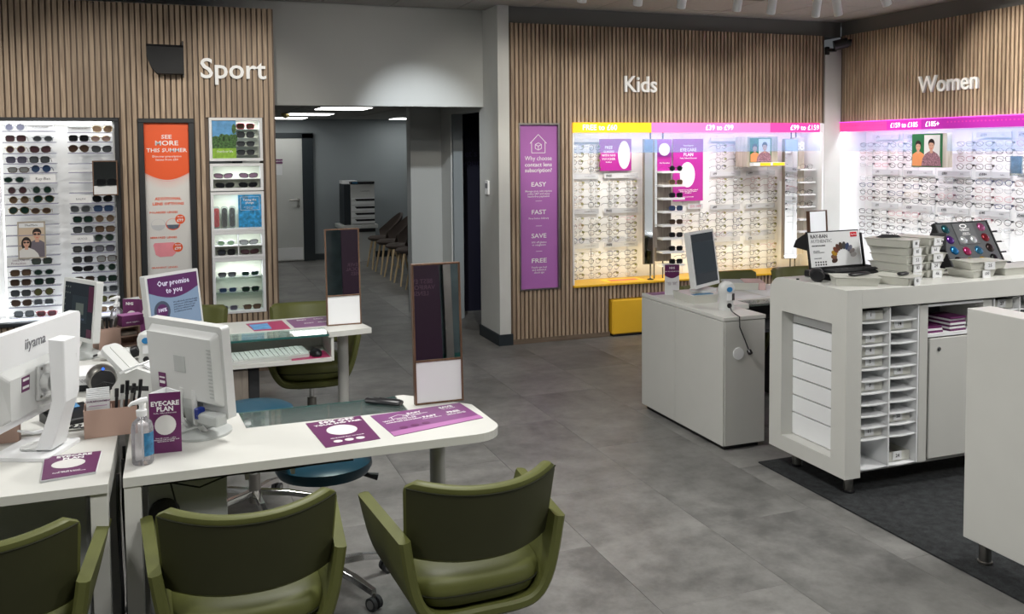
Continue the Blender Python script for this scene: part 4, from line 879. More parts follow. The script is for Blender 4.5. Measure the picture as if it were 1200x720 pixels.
# desk B (front, rounded end), notch for glass x .22-.83, y 3.43-3.645
b0 = (.45, 3.35, 0)
tB = thing('desk', 'front white desk with rounded right end and inset glass panel', 'desk', b0)
out = [(-.175, 3.035), (.98, 3.045)]+arc(.985, 3.155, .11, -88, -5, 7)+[(1.085, 3.42), (1.03, 3.48), (.865, 3.66), (.83, 3.66), (.83, 3.43), (.222, 3.43), (.208, 3.645), (-.175, 3.645)]
MB().prism([(x-b0[0], y-b0[1]) for x, y in out], DZ-.03, DZ, 'z').build('desktop', 'white', tB, .002)
MB().prism([(x-b0[0], y-b0[1]) for x, y in [(.224, 3.432), (.828, 3.432), (.828, 3.655), (.212, 3.645)]], DZ-.014, DZ-.003, 'z').build('glass_panel', 'deskglass', tB)
MB().box(.212-b0[0], .828-b0[0], 3.645-b0[1], 3.655-b0[1], DZ-.014, DZ-.003).build('glass_edge', 'glassedge', tB)
legbox(tB, b0, -.173, 3.04); legbox(tB, b0, -.173, 3.59)
bx('leg_rail', 'white', tB, -.173-b0[0], -.123-b0[0], 3.09-b0[1], 3.59-b0[1], .66, .71); bx('underframe', 'blackm', tB, -.12-b0[0], .55-b0[0], 3.08-b0[1], 3.11-b0[1], .69, .71)
MB().cyl((.917-b0[0], 3.33-b0[1], .006), (.917-b0[0], 3.33-b0[1], .71), .03, 20).lathe([(.07, 0), (.07, .006), (.03, .01)], (.917-b0[0], 3.33-b0[1], 0)).build('leg', 'post', tB)
bx('keyboard_tray', 'white', tB, .225-b0[0], .37-b0[0], 3.45-b0[1], 3.62-b0[1], .575, .595); 
for x in (.21, .371): bx('tray_side', 'white', tB, x-b0[0], x+.014-b0[0], 3.35-b0[1], 3.64-b0[1], .575, .71)
m = MB(); m.tube([(-.05-b0[0], 3.1-b0[1], .69), (.05-b0[0], 3.11-b0[1], .655), (.15-b0[0], 3.1-b0[1], .69), (.3-b0[0], 3.12-b0[1], .675), (.5-b0[0], 3.1-b0[1], .69)], .003, 6); m.tube([(-.04-b0[0], 3.12-b0[1], .69), (0-b0[0], 3.12-b0[1], .5), (.06-b0[0], 3.14-b0[1], .3)], .003, 6); m.build('cable', 'black', tB)
t = thing('pedestal', 'grey pedestal cabinet under the front white desk', 'drawer unit', (-.03, 3.38, 0)); bx('body', 'greyp', t, -.08, .17, -.2, .2, .03, .66, .004); bx('drawer', 'greyp', t, -.075, .165, .2, .21, .35, .65); bx('drawer', 'greyp', t, -.075, .165, .2, .21, .04, .34)
MB().lathe([(.05, 0), (.05, .02), (.03, .025)], (0, 0, 0), 16).build('cable_hub', 'black', t, loc=(-.03, -.2, .56)).rotation_euler = (R(90), 0, 0)
# desk A (left front)
a0 = (-.9, 3.3, 0)
tA = desk('desk', 'front left white desk under the wide white monitor', [[(-1.9, 3.0), (-.215, 3.0), (-.215, 3.62), (-1.9, 3.62)]], [], loc=a0)
for x, y in ((-.267, 3.01), (-.267, 3.56), (-1.88, 3.01), (-1.88, 3.56)): legbox(tA, a0, x, y)
bx('leg_rail', 'white', tA, -.267-a0[0], -.217-a0[0], 3.06-a0[1], 3.56-a0[1], .66, .71)
m = MB().tube([(-.8-a0[0], 3.1-a0[1], .69), (-.65-a0[0], 3.12-a0[1], .6), (-.5-a0[0], 3.12-a0[1], .69)], .003, 6).tube([(-.7-a0[0], 3.2-a0[1], .69), (-.55-a0[0], 3.2-a0[1], .64), (-.4-a0[0], 3.2-a0[1], .69)], .003, 6).build('cable', 'black', tA)
t = thing('pedestal', 'grey pedestal cabinet under the front left desk', 'drawer unit', (-.42, 3.42, 0)); bx('body', 'greyp', t, -.15, .12, -.15, .2, .03, .65, .004); bx('drawer', 'greyp', t, -.14, .11, .2, .21, .35, .64)
t = thing('cable_run', 'black cables hanging in the gap between the front desks', 'cable', (-.195, 3.1, 0))
for k, (x, y) in enumerate(((-.004, .1), (.004, .25), (0, .4))): MB().tube([(x, y, .005), (x+.003, y+.02, .3), (x-.003, y, .55), (x, y+.01, .70)], .006, 6).build('cable', 'black', t)
# spine desk linking the two rows
s0 = (-.7, 4.35, 0)
tS = desk('desk', 'white middle desk linking front and rear desk rows on the left', [[(-1.6, 3.635), (-.13, 3.65), (-.13, 5.08), (-1.6, 5.08)]], [], loc=s0)
for x, y in ((-.2, 3.7), (-.2, 4.98), (-1.58, 3.7), (-1.58, 4.98)): legbox(tS, s0, x, y)
# desk C (rear) notch x .255-.785, y 5.10-5.27
c0 = (.4, 5.35, 0)
tC = thing('desk', 'rear white desk with inset glass, keyboard tray and round leg', 'desk', c0)
out = [(-1.5, 5.10), (.245, 5.10), (.255, 5.27), (.785, 5.27), (.785, 5.10), (1.035, 5.135), (1.01, 5.30), (.93, 5.62), (-1.5, 5.62)]
MB().prism([(x-c0[0], y-c0[1]) for x, y in out], DZ-.03, DZ, 'z').build('desktop', 'white', tC, .002)
bx('glass_panel', 'deskglass', tC, .25-c0[0], .783-c0[0], 5.07-c0[1], 5.268-c0[1], DZ-.014, DZ-.003)
bx('glass_edge', 'glassedge', tC, .25-c0[0], .783-c0[0], 5.065-c0[1], 5.07-c0[1], DZ-.014, DZ-.003)
bx('keyboard_tray', 'white', tC, .20-c0[0], .80-c0[0], 5.10-c0[1], 5.46-c0[1], .575, .595)
bx('tray_back', 'white', tC, .20-c0[0], .80-c0[0], 5.45-c0[1], 5.465-c0[1], .595, .71)
bx('tray_side', 'white', tC, .80-c0[0], .815-c0[0], 5.11-c0[1], 5.46-c0[1], .575, .71)
MB().cyl((.897-c0[0], 5.3-c0[1], .006), (.897-c0[0], 5.3-c0[1], .71), .032, 20).lathe([(.07, 0), (.07, .006), (.03, .01)], (.897-c0[0], 5.3-c0[1], 0)).build('leg', 'post', tC)
legbox(tC, c0, -1.45, 5.12); legbox(tC, c0, -1.45, 5.55); legbox(tC, c0, -.1, 5.55)
t = thing('cpu_holder', 'brown and black computer tower hung under the rear desk', 'computer', (.33, 5.27, 0)); bx('case', 'greywood', t, -.11, .02, -.14, .18, .32, .56, .004); bx('side', 'blackm', t, .022, .08, -.12, .18, .15, .56, .004); bx('bracket', 'steel', t, -.02, .06, .0, .05, .56, .574)
# ---------------------------------------------------------------- paper things lying on the desks
def card(name, label, c, poly, z, mat='purple', n=1, th=.0012, cat='leaflet', mats2=None):
    t = thing(name, label, cat, (c[0], c[1], z))
    for k in range(n):
        mm = MB().prism([(x-c[0]+random.uniform(-.003, .003)*(k < n-1), y-c[1]+random.uniform(-.003, .003)*(k < n-1)) for x, y in poly], k*th*1.6, k*th*1.6+th, 'z')
        mm.build('sheet', mat if k == n-1 else 'paper', t)
    return t, n*th*1.6-.6*th
def ctext(t, s, size, x, y, z, right, bold=.02, mat='prtwhite'):
    r_ = Vector(right).normalized(); up = Vector((-r_.y, r_.x, 0)); text(t, s, size, (x, y, z+.0006), right, up, mat, bold=bold)
t, z = card('mat_card', 'plum 50% OFF YOUR 2ND PAIR card on the front desk', (.545, 3.26), [(.459, 3.095), (.654, 3.122), (.64, 3.424), (.432, 3.402)], DZ+.0005)
ctext(t, '50% OFF', .036, 0, .13, z, (.2, .025, 0), .03); ctext(t, 'YOUR 2ND PAIR', .024, 0, .10, z, (.2, .025, 0), .03)
MB().prism(oval(.0, .015, .055, .06), z+.0002, z+.0006, 'z').build('white_oval', 'posterw', t); ctext(t, 'Mix & match from our brands', .010, .005, -.07, z, (.2, .025, 0))
for x in (-.035, .005, .045): MB().prism(oval(x, -.108+x*.13, .016, .014, 14), z+.0002, z+.0006, 'z').build('badge', 'posterw', t)
t, z = card('mat_card', 'wide violet contact lens subscription card by the mirror on front desk', (.885, 3.30), [(.705, 3.13), (1.068, 3.225), (1.045, 3.455), (.676, 3.409)], DZ+.0005, mat='purple2')
MB().prism([(-.18, -.169), (.183, -.074), (.180, -.035), (-.182, -.118)], z+.0002, z+.0006, 'z').build('lilac_band', 'lilac', t)
rr_ = (.37, .07, 0)
for s, x, y, si in (('EASY', -.045, .085, .026), ('SAVE', .09, .115, .026), ('FAST', .0, .02, .026), ('FREE', .10, .045, .026)): ctext(t, s, si, x, y, z, rr_, .03)
for s, x, y in (('Manage your subscription\nonline 24/7', -.045, .060), ('10% off glasses', .095, .095), ('Free home delivery', .005, -.0), ('Yearly eye test and\nunlimited check ups', .105, .02)): ctext(t, s, .010, x, y, z, rr_, .01)
ctext(t, 'WHY CHOOSE', .02, -.115, .02, z, rr_, .01); ctext(t, 'contact lens subscription?', .014, -.105, -.0, z, rr_, .03)
m = MB()
for a, b_ in (((-.15, .05), (-.11, .08)), ((-.11, .08), (-.07, .065)), ((-.14, .055), (-.14, .032)), ((-.08, .065), (-.08, .042)), ((-.14, .032), (-.08, .042))):
    a = Vector(a); b_ = Vector(b_); d = (b_-a).normalized(); nn = Vector((-d.y, d.x))*.0015; m.prism([tuple(a-nn), tuple(b_-nn), tuple(b_+nn), tuple(a+nn)], z+.0002, z+.0006, 'z')
m.build('house_icon', 'prtwhite', t)
for k in range(3): MB().prism(oval(-.125+.045*k, -.082+.012*k, .016, .014, 14), z+.0004, z+.0009, 'z').build('badge', 'purple', t)
t, z = card('leaflet_stack', 'stack of plum EYECARE PLAN leaflets on the front left desk', (-.335, 3.21), [(-.407, 3.085), (-.257, 3.11), (-.255, 3.32), (-.425, 3.318)], DZ+.0005, n=5, cat='leaflets')
ctext(t, 'EYECARE', .026, 0, .088, z, (1, .03, 0), .04); ctext(t, 'PLAN', .026, 0, .062, z, (1, .03, 0), .04); MB().prism(oval(-.01, .01, .05, .045), z+.0002, z+.0006, 'z').build('white_oval', 'posterw', t); ctext(t, 'From £5 a month\nPerks, Offers & Discounts', .009, 0, -.07, z, (1, .03, 0))
t, z = card('mat_card', 'violet subscription card by the mirror on the rear desk', (.72, 5.44), [(.624, 5.30), (.83, 5.30), (.85, 5.60), (.605, 5.56)], DZ+.0005, mat='purple2')
for s, x, y in (('EASY', -.03, .08), ('SAVE', .07, .09), ('FAST', -.0, -.03), ('FREE', .08, -.02)): ctext(t, s, .026, x, y, z, (1, .1, 0), .03)
t, z = card('mat_card', 'blue and dark red picture card on the rear desk', (.47, 5.42), [(.40, 5.29), (.60, 5.28), (.58, 5.56), (.37, 5.53)], DZ+.0005, mat='pinkred'); MB().prism([(-.07, -.1), (.03, -.1), (.02, .08), (-.085, .07)], z+.0002, z+.0006, 'z').build('photo', 'jeansblue', t)
t, z = card('mouse_mat', 'crimson card under the black mouse on the keyboard tray', (.70, 5.17), [(.58, 5.105), (.795, 5.12), (.79, 5.30), (.60, 5.28)], .5955, mat='pinkred', cat='card')
# keyboard & mouse
t = thing('keyboard', 'white keyboard on the tray of the rear desk', 'keyboard', (.455, 5.215, .604), R(8)); t.rotation_euler[0] = R(5); t.scale = (1, 1.12, 1)
MB().prism(rrect(-.225, .225, -.075, .075, .012), 0, .018, 'z').build('base', 'keybase', t, .003)
kk = None
for r_i in range(5):
    for c_ in range(15):
        x = -.208+c_*.0278; y = -.055+r_i*.0265
        if r_i == 0 and 4 <= c_ <= 8: continue
        if kk is None: kk = o = MB().box(-.012, .012, -.0115, .0115, .0185, .025).build('key', 'key', t, .0015)
        else: o = kk.copy(); COL.objects.link(o); o.parent = t
        o.location = (x, y, 0)
bx('space_bar', 'key', t, -.109, .027, -.0665, -.0435, .0185, .025, .0015)
t = thing('computer_mouse', 'black computer mouse on the crimson card', 'mouse', (.725, 5.19, .5975), R(10))
MB().rings([[(a*math.cos(2*math.pi*i/16), b_*math.sin(2*math.pi*i/16), z_) for i in range(16)] for a, b_, z_ in ((.031, .055, 0), (.033, .057, .012), (.029, .048, .026), (.018, .03, .034), (.004, .006, .036))]).build('shell', 'black', t); bx('wheel', 'rubber', t, -.004, .004, .02, .04, .03, .0375)
# ---------------------------------------------------------------- mirrors on desks
def desk_mirror(label, loc, rz=0, wd=.2, h=.56, split=.172, mm='mirror', panel='bright'):
    t = thing('desk_mirror', label, 'mirror', loc, rz, None); f_ = .007
    m = MB().box(-wd/2, -wd/2+f_, 0, .028, 0, h).box(wd/2-f_, wd/2, 0, .028, 0, h).box(-wd/2+f_, wd/2-f_, 0, .028, 0, f_).box(-wd/2+f_, wd/2-f_, 0, .028, h-f_, h).box(-wd/2+f_, wd/2-f_, 0, .028, split-f_/2, split+f_/2)
    t.rotation_euler[0] = R(-3.5); m.build('frame', 'walnut', t, .001); bx('mirror', mm, t, -wd/2+f_, wd/2-f_, .006, .016, split+f_/2, h-f_); bx('lower_panel', panel, t, -wd/2+f_, wd/2-f_, .006, .02, f_, split-f_/2); return t
desk_mirror('tall wood-framed mirror with pale base panel on the front desk', (.972, 3.482, DZ+.0005))
desk_mirror('tall wood-framed mirror with pale base panel on the rear desk', (.905, 5.275, DZ+.0005))
# ---------------------------------------------------------------- monitors
def stand_round(t, r=.12): MB().lathe([(r, 0), (r, .008), (r*.85, .018), (r*.3, .026), (.0, .028)], seg=32).build('base', 'greyplastic', t)
# monitor B (old square-ish, back towards us)
mc = Vector((.045, 3.42)); ang = math.atan2(-.33, .247)
t = thing('monitor', 'white monitor seen from behind on round foot, on the front desk', 'monitor', (mc.x+.02, mc.y+.015, DZ+.0005), ang)
stand_round(t, .11); tilt = Matrix.Rotation(R(4), 4, 'X'); tilt.translation = (-.035, -.025, .235)
# local: x along width, -y side faces camera (back of monitor), screen at +y
m = MB(tilt).prism(rrect(-.205, .205, -.16, .17, .012), .0, .035, 'y')
m.build('bezel', 'plastic', t, .004, seg=2)
MB(tilt).rings([[(-.19, 0, -.12), (.19, 0, -.12), (.19, 0, .148), (-.19, 0, .148)], [(-.175, -.028, -.10), (.175, -.028, -.10), (.175, -.028, .128), (-.175, -.028, .128)]], sm=False).build('back_shell', 'plastic', t, .012, seg=3)
m = MB(tilt)
for k in range(14): m.box(.150+.002, .174, -.0295, -.026, -.08+.013*k, -.074+.013*k)
m = m.build('vent_slots', 'greyplastic', t)
bx('spec_label', 'paper', t, 0, 0, 0, 0, 0, 0).data.clear_geometry() if False else None
MB(tilt).box(-.03, .03, -.0298, -.028, -.005, .055).build('mounting_plate', 'greyplastic', t)
MB(tilt).box(-.125, -.085, -.0298, -.028, -.075, -.02).build('sticker', 'purple', t); MB(tilt).box(-.12, -.09, -.0308, -.0298, -.06, -.05).box(-.12, -.09, -.0308, -.0298, -.04, -.035).build('sticker_print', 'prtwhite', t)
MB(tilt).box(-.10, .06, -.022, -.002, -.155, -.125).build('port_bay', 'greyplastic', t, .002); MB(tilt).box(.085, .11, -.05, -.02, -.16, -.12).build('video_plug', plain('blue_plug', (.01, .03, .25), .4), t, .003)
MB(tilt).box(.09, .2, -.05, .0, -.175, -.135).build('speaker_bar', 'greyplastic', t, .008, seg=2)
MB(tilt).box(-.19, .19, .0355, .037, -.13, .155).build('screen', 'screen', t)
for sx in (-.045, .035): MB().tube([(sx+.02, -.02, .015), (sx+.01, -.055, .06), (sx, -.05, .12), (sx*.8, -.045, .17)], .010, 8).build('stand_arm', 'plastic', t)
MB().rings([[(-.05, -.02, .028), (.05, -.02, .028), (.05, .03, .028), (-.05, .03, .028)], [(-.05, -.045, .1), (.04, -.045, .1), (.04, .0, .11), (-.05, .0, .11)], [(-.055, -.04, .2), (.035, -.04, .2), (.035, -.01, .2), (-.055, -.01, .2)]], sm=False).build('neck', 'greyplastic', t, .006)
MB().tube([(.1, -.03, .1), (.07, -.05, .05), (.02, -.07, .03), (-.04, -.12, .004)], .004, 6).build('cable', 'greyplastic', t)
# monitor A (wide, iiyama)
ang = math.atan2(.397, .166)
t = thing('monitor', 'wide white monitor seen from behind, on square foot, front left desk', 'monitor', (-.455, 3.425, DZ+.0005), ang)
# local +x = towards far right end; local -y faces camera side
m = MB().prism(rrect(-.11, .11, -.09, .11, .015), 0, .012, 'z'); m.build('base', 'bright', t, .003)
MB().prism(rrect(-.045, .045, -.035, .055, .03), .0125, .02, 'z').build('foot_ring', 'plastic', t, .002)
MB().rings([[(-.05, -.07, .02), (.05, -.07, .02), (.05, -.015, .02), (-.05, -.015, .02)], [(-.04, -.10, .12), (.04, -.10, .12), (.04, -.05, .12), (-.04, -.05, .12)], [(-.04, -.12, .18), (.04, -.12, .18), (.04, -.07, .18), (-.04, -.07, .18)], [(-.04, -.12, .385), (.04, -.12, .385), (.04, -.065, .39), (-.04, -.065, .39)]], sm=False).build('stand_column', 'bright', t, .005, seg=2)
tl = Matrix.Rotation(R(3), 4, 'X'); tl.translation = (.03, .005, .272)
MB(tl).prism(rrect(-.27, .265, -.155, .16, .02), 0, .03, 'y').build('bezel', 'bright', t, .005, seg=2)
MB(tl).rings([[(-.24, 0, -.13), (.23, 0, -.13), (.23, 0, .045), (-.24, 0, .045)], [(-.2, -.022, -.12), (.19, -.022, -.12), (.20, -.022, .015), (-.21, -.022, .015)]], sm=False).build('back_shell', 'plastic', t, .008, seg=2)
MB(tl).box(-.065, .06, -.034, -.022, -.09, .03).build('mount_plate', 'plastic', t, .003)
MB(tl).cyl((-.03, -.034, -.03), (-.03, -.062, -.03), .03, 16).build('mount_hub', 'plastic', t)
for x, z in ((-.05, .018), (-.05, -.078), (.045, .018), (.045, -.078)): MB(tl).cyl((x, -.0345, z), (x, -.0365, z), .005, 10).build('screw', 'steel', t)
MB(tl).box(-.145, -.10, -.0232, -.022, -.04, .01).build('sticker', 'purple', t); MB(tl).box(-.14, -.105, -.0242, -.0232, -.03, -.022).box(-.14, -.105, -.0242, -.0232, -.005, .003).build('sticker_print', 'prtwhite', t)
rt = tl.to_3x3() @ Vector((1, 0, 0)); upv = tl.to_3x3() @ Vector((0, 0, 1)); text(t, 'iiyama', .05, tl @ Vector((-.03, -.001, .105)), rt, upv, 'greytext', bold=.01)
MB(tl).box(-.26, .255, .0305, .032, -.14, .15).build('screen', 'screen', t)
MB().tube([(-.1, 0, .1), (-.02, .01, .07), (.07, -.01, .06), (.13, -.03, .015)], .004, 6).tube([(-.1, .01, .1), (-.0, .02, .06), (.1, .0, .04), (.15, -.02, .015)], .004, 6).build('cable', 'bright', t)
def flatmon(label, c, ang, wd, h, zc, tiltd, bez='plastic', face=None, foot=True, base=DZ):
    """screen facing local -y"""
    t = thing('monitor', label, 'monitor', (c[0], c[1], base+.0005), ang)
    tl = Matrix.Rotation(R(tiltd), 4, 'X'); tl.translation = (0, -.01, zc-base)
    MB(tl).prism(rrect(-wd/2, wd/2, -h/2, h/2, .008), -.0, .035, 'y').build('bezel', bez, t, .003)
    MB(tl).box(-wd/2+.02, wd/2-.02, -.0015, -.0, -h/2+.022, h/2-.018).build('screen', 'screen', t)
    MB(tl).rings([[(-wd*.4, .035, -h*.4), (wd*.4, .035, -h*.4), (wd*.4, .035, h*.4), (-wd*.4, .035, h*.4)], [(-wd*.3, .055, -h*.3), (wd*.3, .055, -h*.3), (wd*.3, .055, h*.3), (-wd*.3, .055, h*.3)]], sm=False).build('back_shell', bez, t, .005)
    MB().tube([(0, .02, .02), (0, .03, .06), (0, .045, (zc-base)-.02)], .022, 10, rs=[.035, .024, .03]).build('neck', 'greyplastic', t)
    return t, tl
# monitor C 'Our promise to you': corners (-.155,4.797)...(.104,5.037)
t, tl = flatmon('monitor showing Our promise to you, on the rear desk', (-.02, 5.0), R(43), .35, .30, .985, -7)
stand_round(t, .11); y = -.003
def sc(t, tl, s, size, x, z, mat, bold=.01, k=.0035, al='CENTER'):
    text(t, s, size, tl @ Vector((x, -k, z)), tl.to_3x3() @ Vector((1, 0, 0)), tl.to_3x3() @ Vector((0, 0, 1)), mat, bold=bold, align=al)
MB(tl).box(-.162, .162, -.0022, -.0016, -.13, .135).build('screen_page', 'pscreen', t)
MB(tl).prism([(-.162, .135), (-.162, .06)]+[(-.162+.324*i/12, .06-.04*math.sin(math.pi*i/12)) for i in range(1, 12)]+[(.162, .06), (.162, .135)], -.0028, -.0023, 'y').build('screen_header', 'pscreenplum', t)
sc(t, tl, 'Our promise', .040, 0, .098, 'pscreentext'); sc(t, tl, 'to you', .040, 0, .058, 'pscreentext')
MB(tl).prism(oval(-.09, -.04, .052, .052, 24), -.0027, -.0023, 'y').build('screen_ring', 'pscreengrey', t); MB(tl).prism(oval(-.09, -.04, .036, .036, 24), -.0032, -.0028, 'y').build('screen_disc', 'pscreenplum', t); sc(t, tl, '100%', .026, -.09, -.035, 'pscreentext', .02, .0042)
sc(t, tl, 'We will check, and check again\nuntil you are 100% happy with\nyour glasses. If they are not\nperfect we will put it right\nor refund your money', .013, -.015, -.03, 'pscreengrey', .01, .003, 'LEFT')
# monitor D
t, tl = flatmon('dark-screened monitor with desktop icons on the middle desk', (-.455, 4.96), R(-58), .32, .3, .975, -6)
stand_round(t, .1)
MB(tl).box(-.06, .09, -.0022, -.0016, -.06, .07).build('screen_window', 'screenui', t); MB(tl).box(-.02, .055, -.0028, -.0023, -.02, .035).build('screen_dialog', 'screenpale', t); MB(tl).box(.095, .142, -.0022, -.0016, -.0, .125).build('screen_picture', 'screenpurp', t); MB(tl).box(.095, .142, -.0022, -.0016, -.125, -.085).build('screen_picture', 'screenpurp', t)
m = MB(tl)
for i in range(6):
    for j in range(3 if i < 2 else 1): m.box(-.135+.022*j, -.127+.022*j, -.0022, -.0016, .105-.03*i, .112-.03*i)
m.build('screen_icons', 'screenpale', t)['kind'] = 'stuff'; sc(t, tl, 'VisionExpress', .019, .015, -.04, 'pscreengrey', .02)
# ---------------------------------------------------------------- organisers
def organiser(label, loc, rz, wd, dp, h, n=2):
    t = thing('desk_organiser', label, 'organiser', loc, rz)
    MB().box(-wd/2, wd/2, 0, .003, 0, h).box(-wd/2, wd/2, dp-.003, dp, 0, h).box(-wd/2, -wd/2+.003, .003, dp-.003, 0, h).box(wd/2-.003, wd/2, .003, dp-.003, 0, h).box(-wd/2+.003, wd/2-.003, .003, dp-.003, 0, .003).build('box', 'pinkcard', t)
    bx('divider', 'pinkcard', t, .0, .003, .003, dp-.003, .003, h-.01); return t
organiser('dusty pink desk organiser holding appointment cards and pens', (-.235, 3.51, DZ+.0005), R(3), .175, .11, .10)
organiser('dusty pink organiser partly hidden beneath wide white monitor', (-.62, 3.56, DZ+.0005), R(0), .17, .05, .06)
t = thing('card_stack', 'white appointment cards with purple heading in the pink organiser', 'cards', (-.277, 3.53, DZ+.004), R(3))
for k in range(6): bx('card', 'paper', t, -.038, .038, .012*k, .012*k+.008, 0, .135+.004*k)
text(t, 'YOUR APPOINTMENT', .0085, (0, -.001, .122), mat='purple', bold=.02); bx('printed_line', 'lilac', t, -.03, .03, -.0006, -.0001, .105, .107)
random.seed(5)
pens = [('black pen at the left of the pink organiser', 'black'), ('white-barrelled pen standing in the pink organiser', 'plastic'), ('second black pen leaning in pink organiser', 'blackm'), ('grey-clipped pen leaning right in the pink organiser', 'steel'), ('tall black pen at the right of the pink organiser', 'black'), ('dark stylus pen behind the others in pink organiser', 'rubber')]
for i, (l, mt) in enumerate(pens):
    x = -.222+.013*i; o = thing('pen', l, 'pen', (x, 3.545+.012*(i % 3), DZ+.006), 0, 'pens in the pink organiser'); dx = random.uniform(-.02, .022)
    MB().cyl((0, 0, 0), (dx, 0, .125+.01*(i % 2)), .0055, 8).build('barrel', mt, o); MB().cyl((dx, 0, .126+.01*(i % 2)), (dx*1.2, 0, .156+.01*(i % 3)), .007, 8).build('cap', 'black', o)
# triangular tents
def tent(label, loc, rz, wd, h, title, mats, ts=.022, white=False):
    t = thing('table_tent', label, 'table sign', loc, rz); d = wd*.8
    tri = [(-wd/2, 0), (wd/2, 0), (0, d)]; inn = [(-wd/2+.004, .0022), (wd/2-.004, .0022), (0, d-.005)]
    m = MB(); n = 3
    for i in range(3):
        a, b_, c_, e = tri[i], tri[(i+1) % 3], inn[(i+1) % 3], inn[i]; m.prism([a, b_, c_, e], 0, h, 'z')
    m.build('card', 'paper' if not white else 'paper', t); bx('front_print', mats, t, -wd/2, wd/2, -.0008, -.0001, 0, h) if not white else None
    return t
t = tent('plum EYECARE PLAN table tent on the front desk', (-.05, 3.245, DZ+.0005), R(-3), .1, .205, 'EYECARE', 'purple')
text(t, 'EYECARE', .022, (0, -.0012, .168), bold=.03); text(t, 'PLAN', .022, (0, -.0012, .149), bold=.03); text(t, 'Perks, Offers & Discounts', .0068, (0, -.0012, .136)); MB().prism(oval(0, .095, .034, .034, 22), -.0014, -.0009, 'y').build('white_oval', 'posterw', t); text(t, 'From £5 a month — call in\nUnlimited eye tests, accidental cover\nAsk in store for details', .0058, (0, -.0012, .045), bold=.01)
t = tent('plum NHS table tent behind the monitors on the middle desk', (-.24, 5.42, DZ+.0005), R(-25), .1, .205, '', 'purple'); text(t, 'NHS', .022, (-.01, -.0012, .178), bold=.02); MB().prism(oval(0, .11, .03, .03, 20), -.0014, -.0009, 'y').build('white_oval', 'posterw', t)
t = tent('plum EYECARE table tent beside the promise monitor', (-.155, 5.36, DZ+.0005), R(-30), .1, .205, '', 'purple'); MB().prism(oval(0, .13, .034, .034, 20), -.0014, -.0009, 'y').build('white_oval', 'posterw', t)
# sanitiser bottles
def bottle(label, loc, h=.22, lab='bluelabel'):
    t = thing('sanitiser_bottle', label, 'bottle', loc)
    MB().lathe([(.0, 0), (.03, .0), (.034, .006), (.034, .118), (.03, .135), (.015, .15), (.013, .155), (.0, .155)], seg=24).build('bottle', 'liquid', t)
    m = MB(); m.rings([[(.0345*math.cos(R(a)), .0345*math.sin(R(a)), z) for a in range(-80, 21, 10)] for z in (.03, .105)], caps=False, closed=False); m.build('label', lab, t)
    MB().lathe([(0, .156), (.016, .156), (.017, .175), (.008, .178), (.007, .192), (.0, .192)], seg=16).build('collar', 'bright', t)
    MB().cyl((0, 0, .005), (0, 0, .155), .0025, 6).build('dip_tube', 'bright', t)
    m = MB().tube([(.018, .004, .206), (.0, 0, .205), (-.03, -.008, .2), (-.038, -.01, .192)], .008, 8, rs=[.01, .011, .006, .004]).cyl((0, 0, .19), (0, 0, .2), .009, 10); m.build('pump_head', 'bright', t); return t
bottle('clear hand sanitiser pump bottle with blue label, front desk corner', (-.12, 3.165, DZ+.0005))
bottle('clear pump bottle with white top on the rear desk', (-.32, 5.50, DZ+.0005), lab='paper')
t = thing('glasses_case', 'long black spectacle case lying on the desk glass', 'case', (.762, 3.555, DZ-.0025), R(-42))
MB().rings([[(x, a*.028*math.cos(2*math.pi*i/12), .013+a*.013*math.sin(2*math.pi*i/12)) for i in range(12)] for x, a in ((-.08, .7), (-.072, 1), (.0, .95), (.07, .9), (.078, .6))]).build('case', 'black', t)
MB().box(-.02, .07, -.004, .004, .0255, .027).build('button_strip', 'rubber', t)
# phone on desk A
t = thing('telephone', 'black desk phone with blue screen behind the pink organiser', 'telephone', (-.40, 3.78, DZ+.0005), R(25))
MB().prism([(-.07, 0), (.07, 0), (.07, .045), (-.07, .02)], -.08, .08, 'x').build('body', 'black', t, .004); MB(Matrix.Rotation(0, 4, 'X')).add([(-.04, .015, .041), (.05, .015, .041), (.05, .06, .0475), (-.04, .06, .0475)], [(0, 1, 2, 3)]).build('display', plain('phone_screen', (.05, .12, .2), .2, emit=.35, ecol=(.1, .25, .45)), t)
MB().tube([(-.06, -.05, .03), (-.05, 0, .045), (-.06, .05, .05)], .014, 8).build('handset', 'black', t)
m = MB(); m.tube([(-.05+.012*math.cos(k*1.3)+.004*k, -.1-.003*k, .008+.006*math.sin(k*1.3)) for k in range(20)], .003, 5); m.build('cord', 'black', t)
# webcam ball
t = thing('ball_scanner', 'grey ball-shaped scanner with dark face and blue dot', 'scanner', (-.31, 4.17, DZ+.0005), R(12))
MB().rings([[(r_*math.cos(2*math.pi*i/24), y_, .062+r_*math.sin(2*math.pi*i/24)) for i in range(24)] for y_, r_ in ((-.05, .05), (-.03, .058), (.01, .06), (.04, .05), (.055, .02))]).build('shell', 'steel', t)
MB().rings([[(r_*math.cos(2*math.pi*i/24), y_, .058+r_*math.sin(2*math.pi*i/24)) for i in range(24)] for y_, r_ in ((-.0505, .048), (-.053, .046))]).build('face', 'black', t)
MB().cyl((0, -.051, .112), (0, -.054, .112), .006, 10).build('indicator', plain('blue_dot', (.02, .1, .8), .3, emit=.6, ecol=(.03, .15, 1)), t); m = MB()
for k in range(5): a = R(200+35*k); m.box(0, 0, 0, 0, 0, 0) if False else m.tube([(0, -.054, .058), (.045*math.cos(a), -.054, .058+.045*math.sin(a))], .0012, 4)
m.build('face_ribs', 'rubber', t)
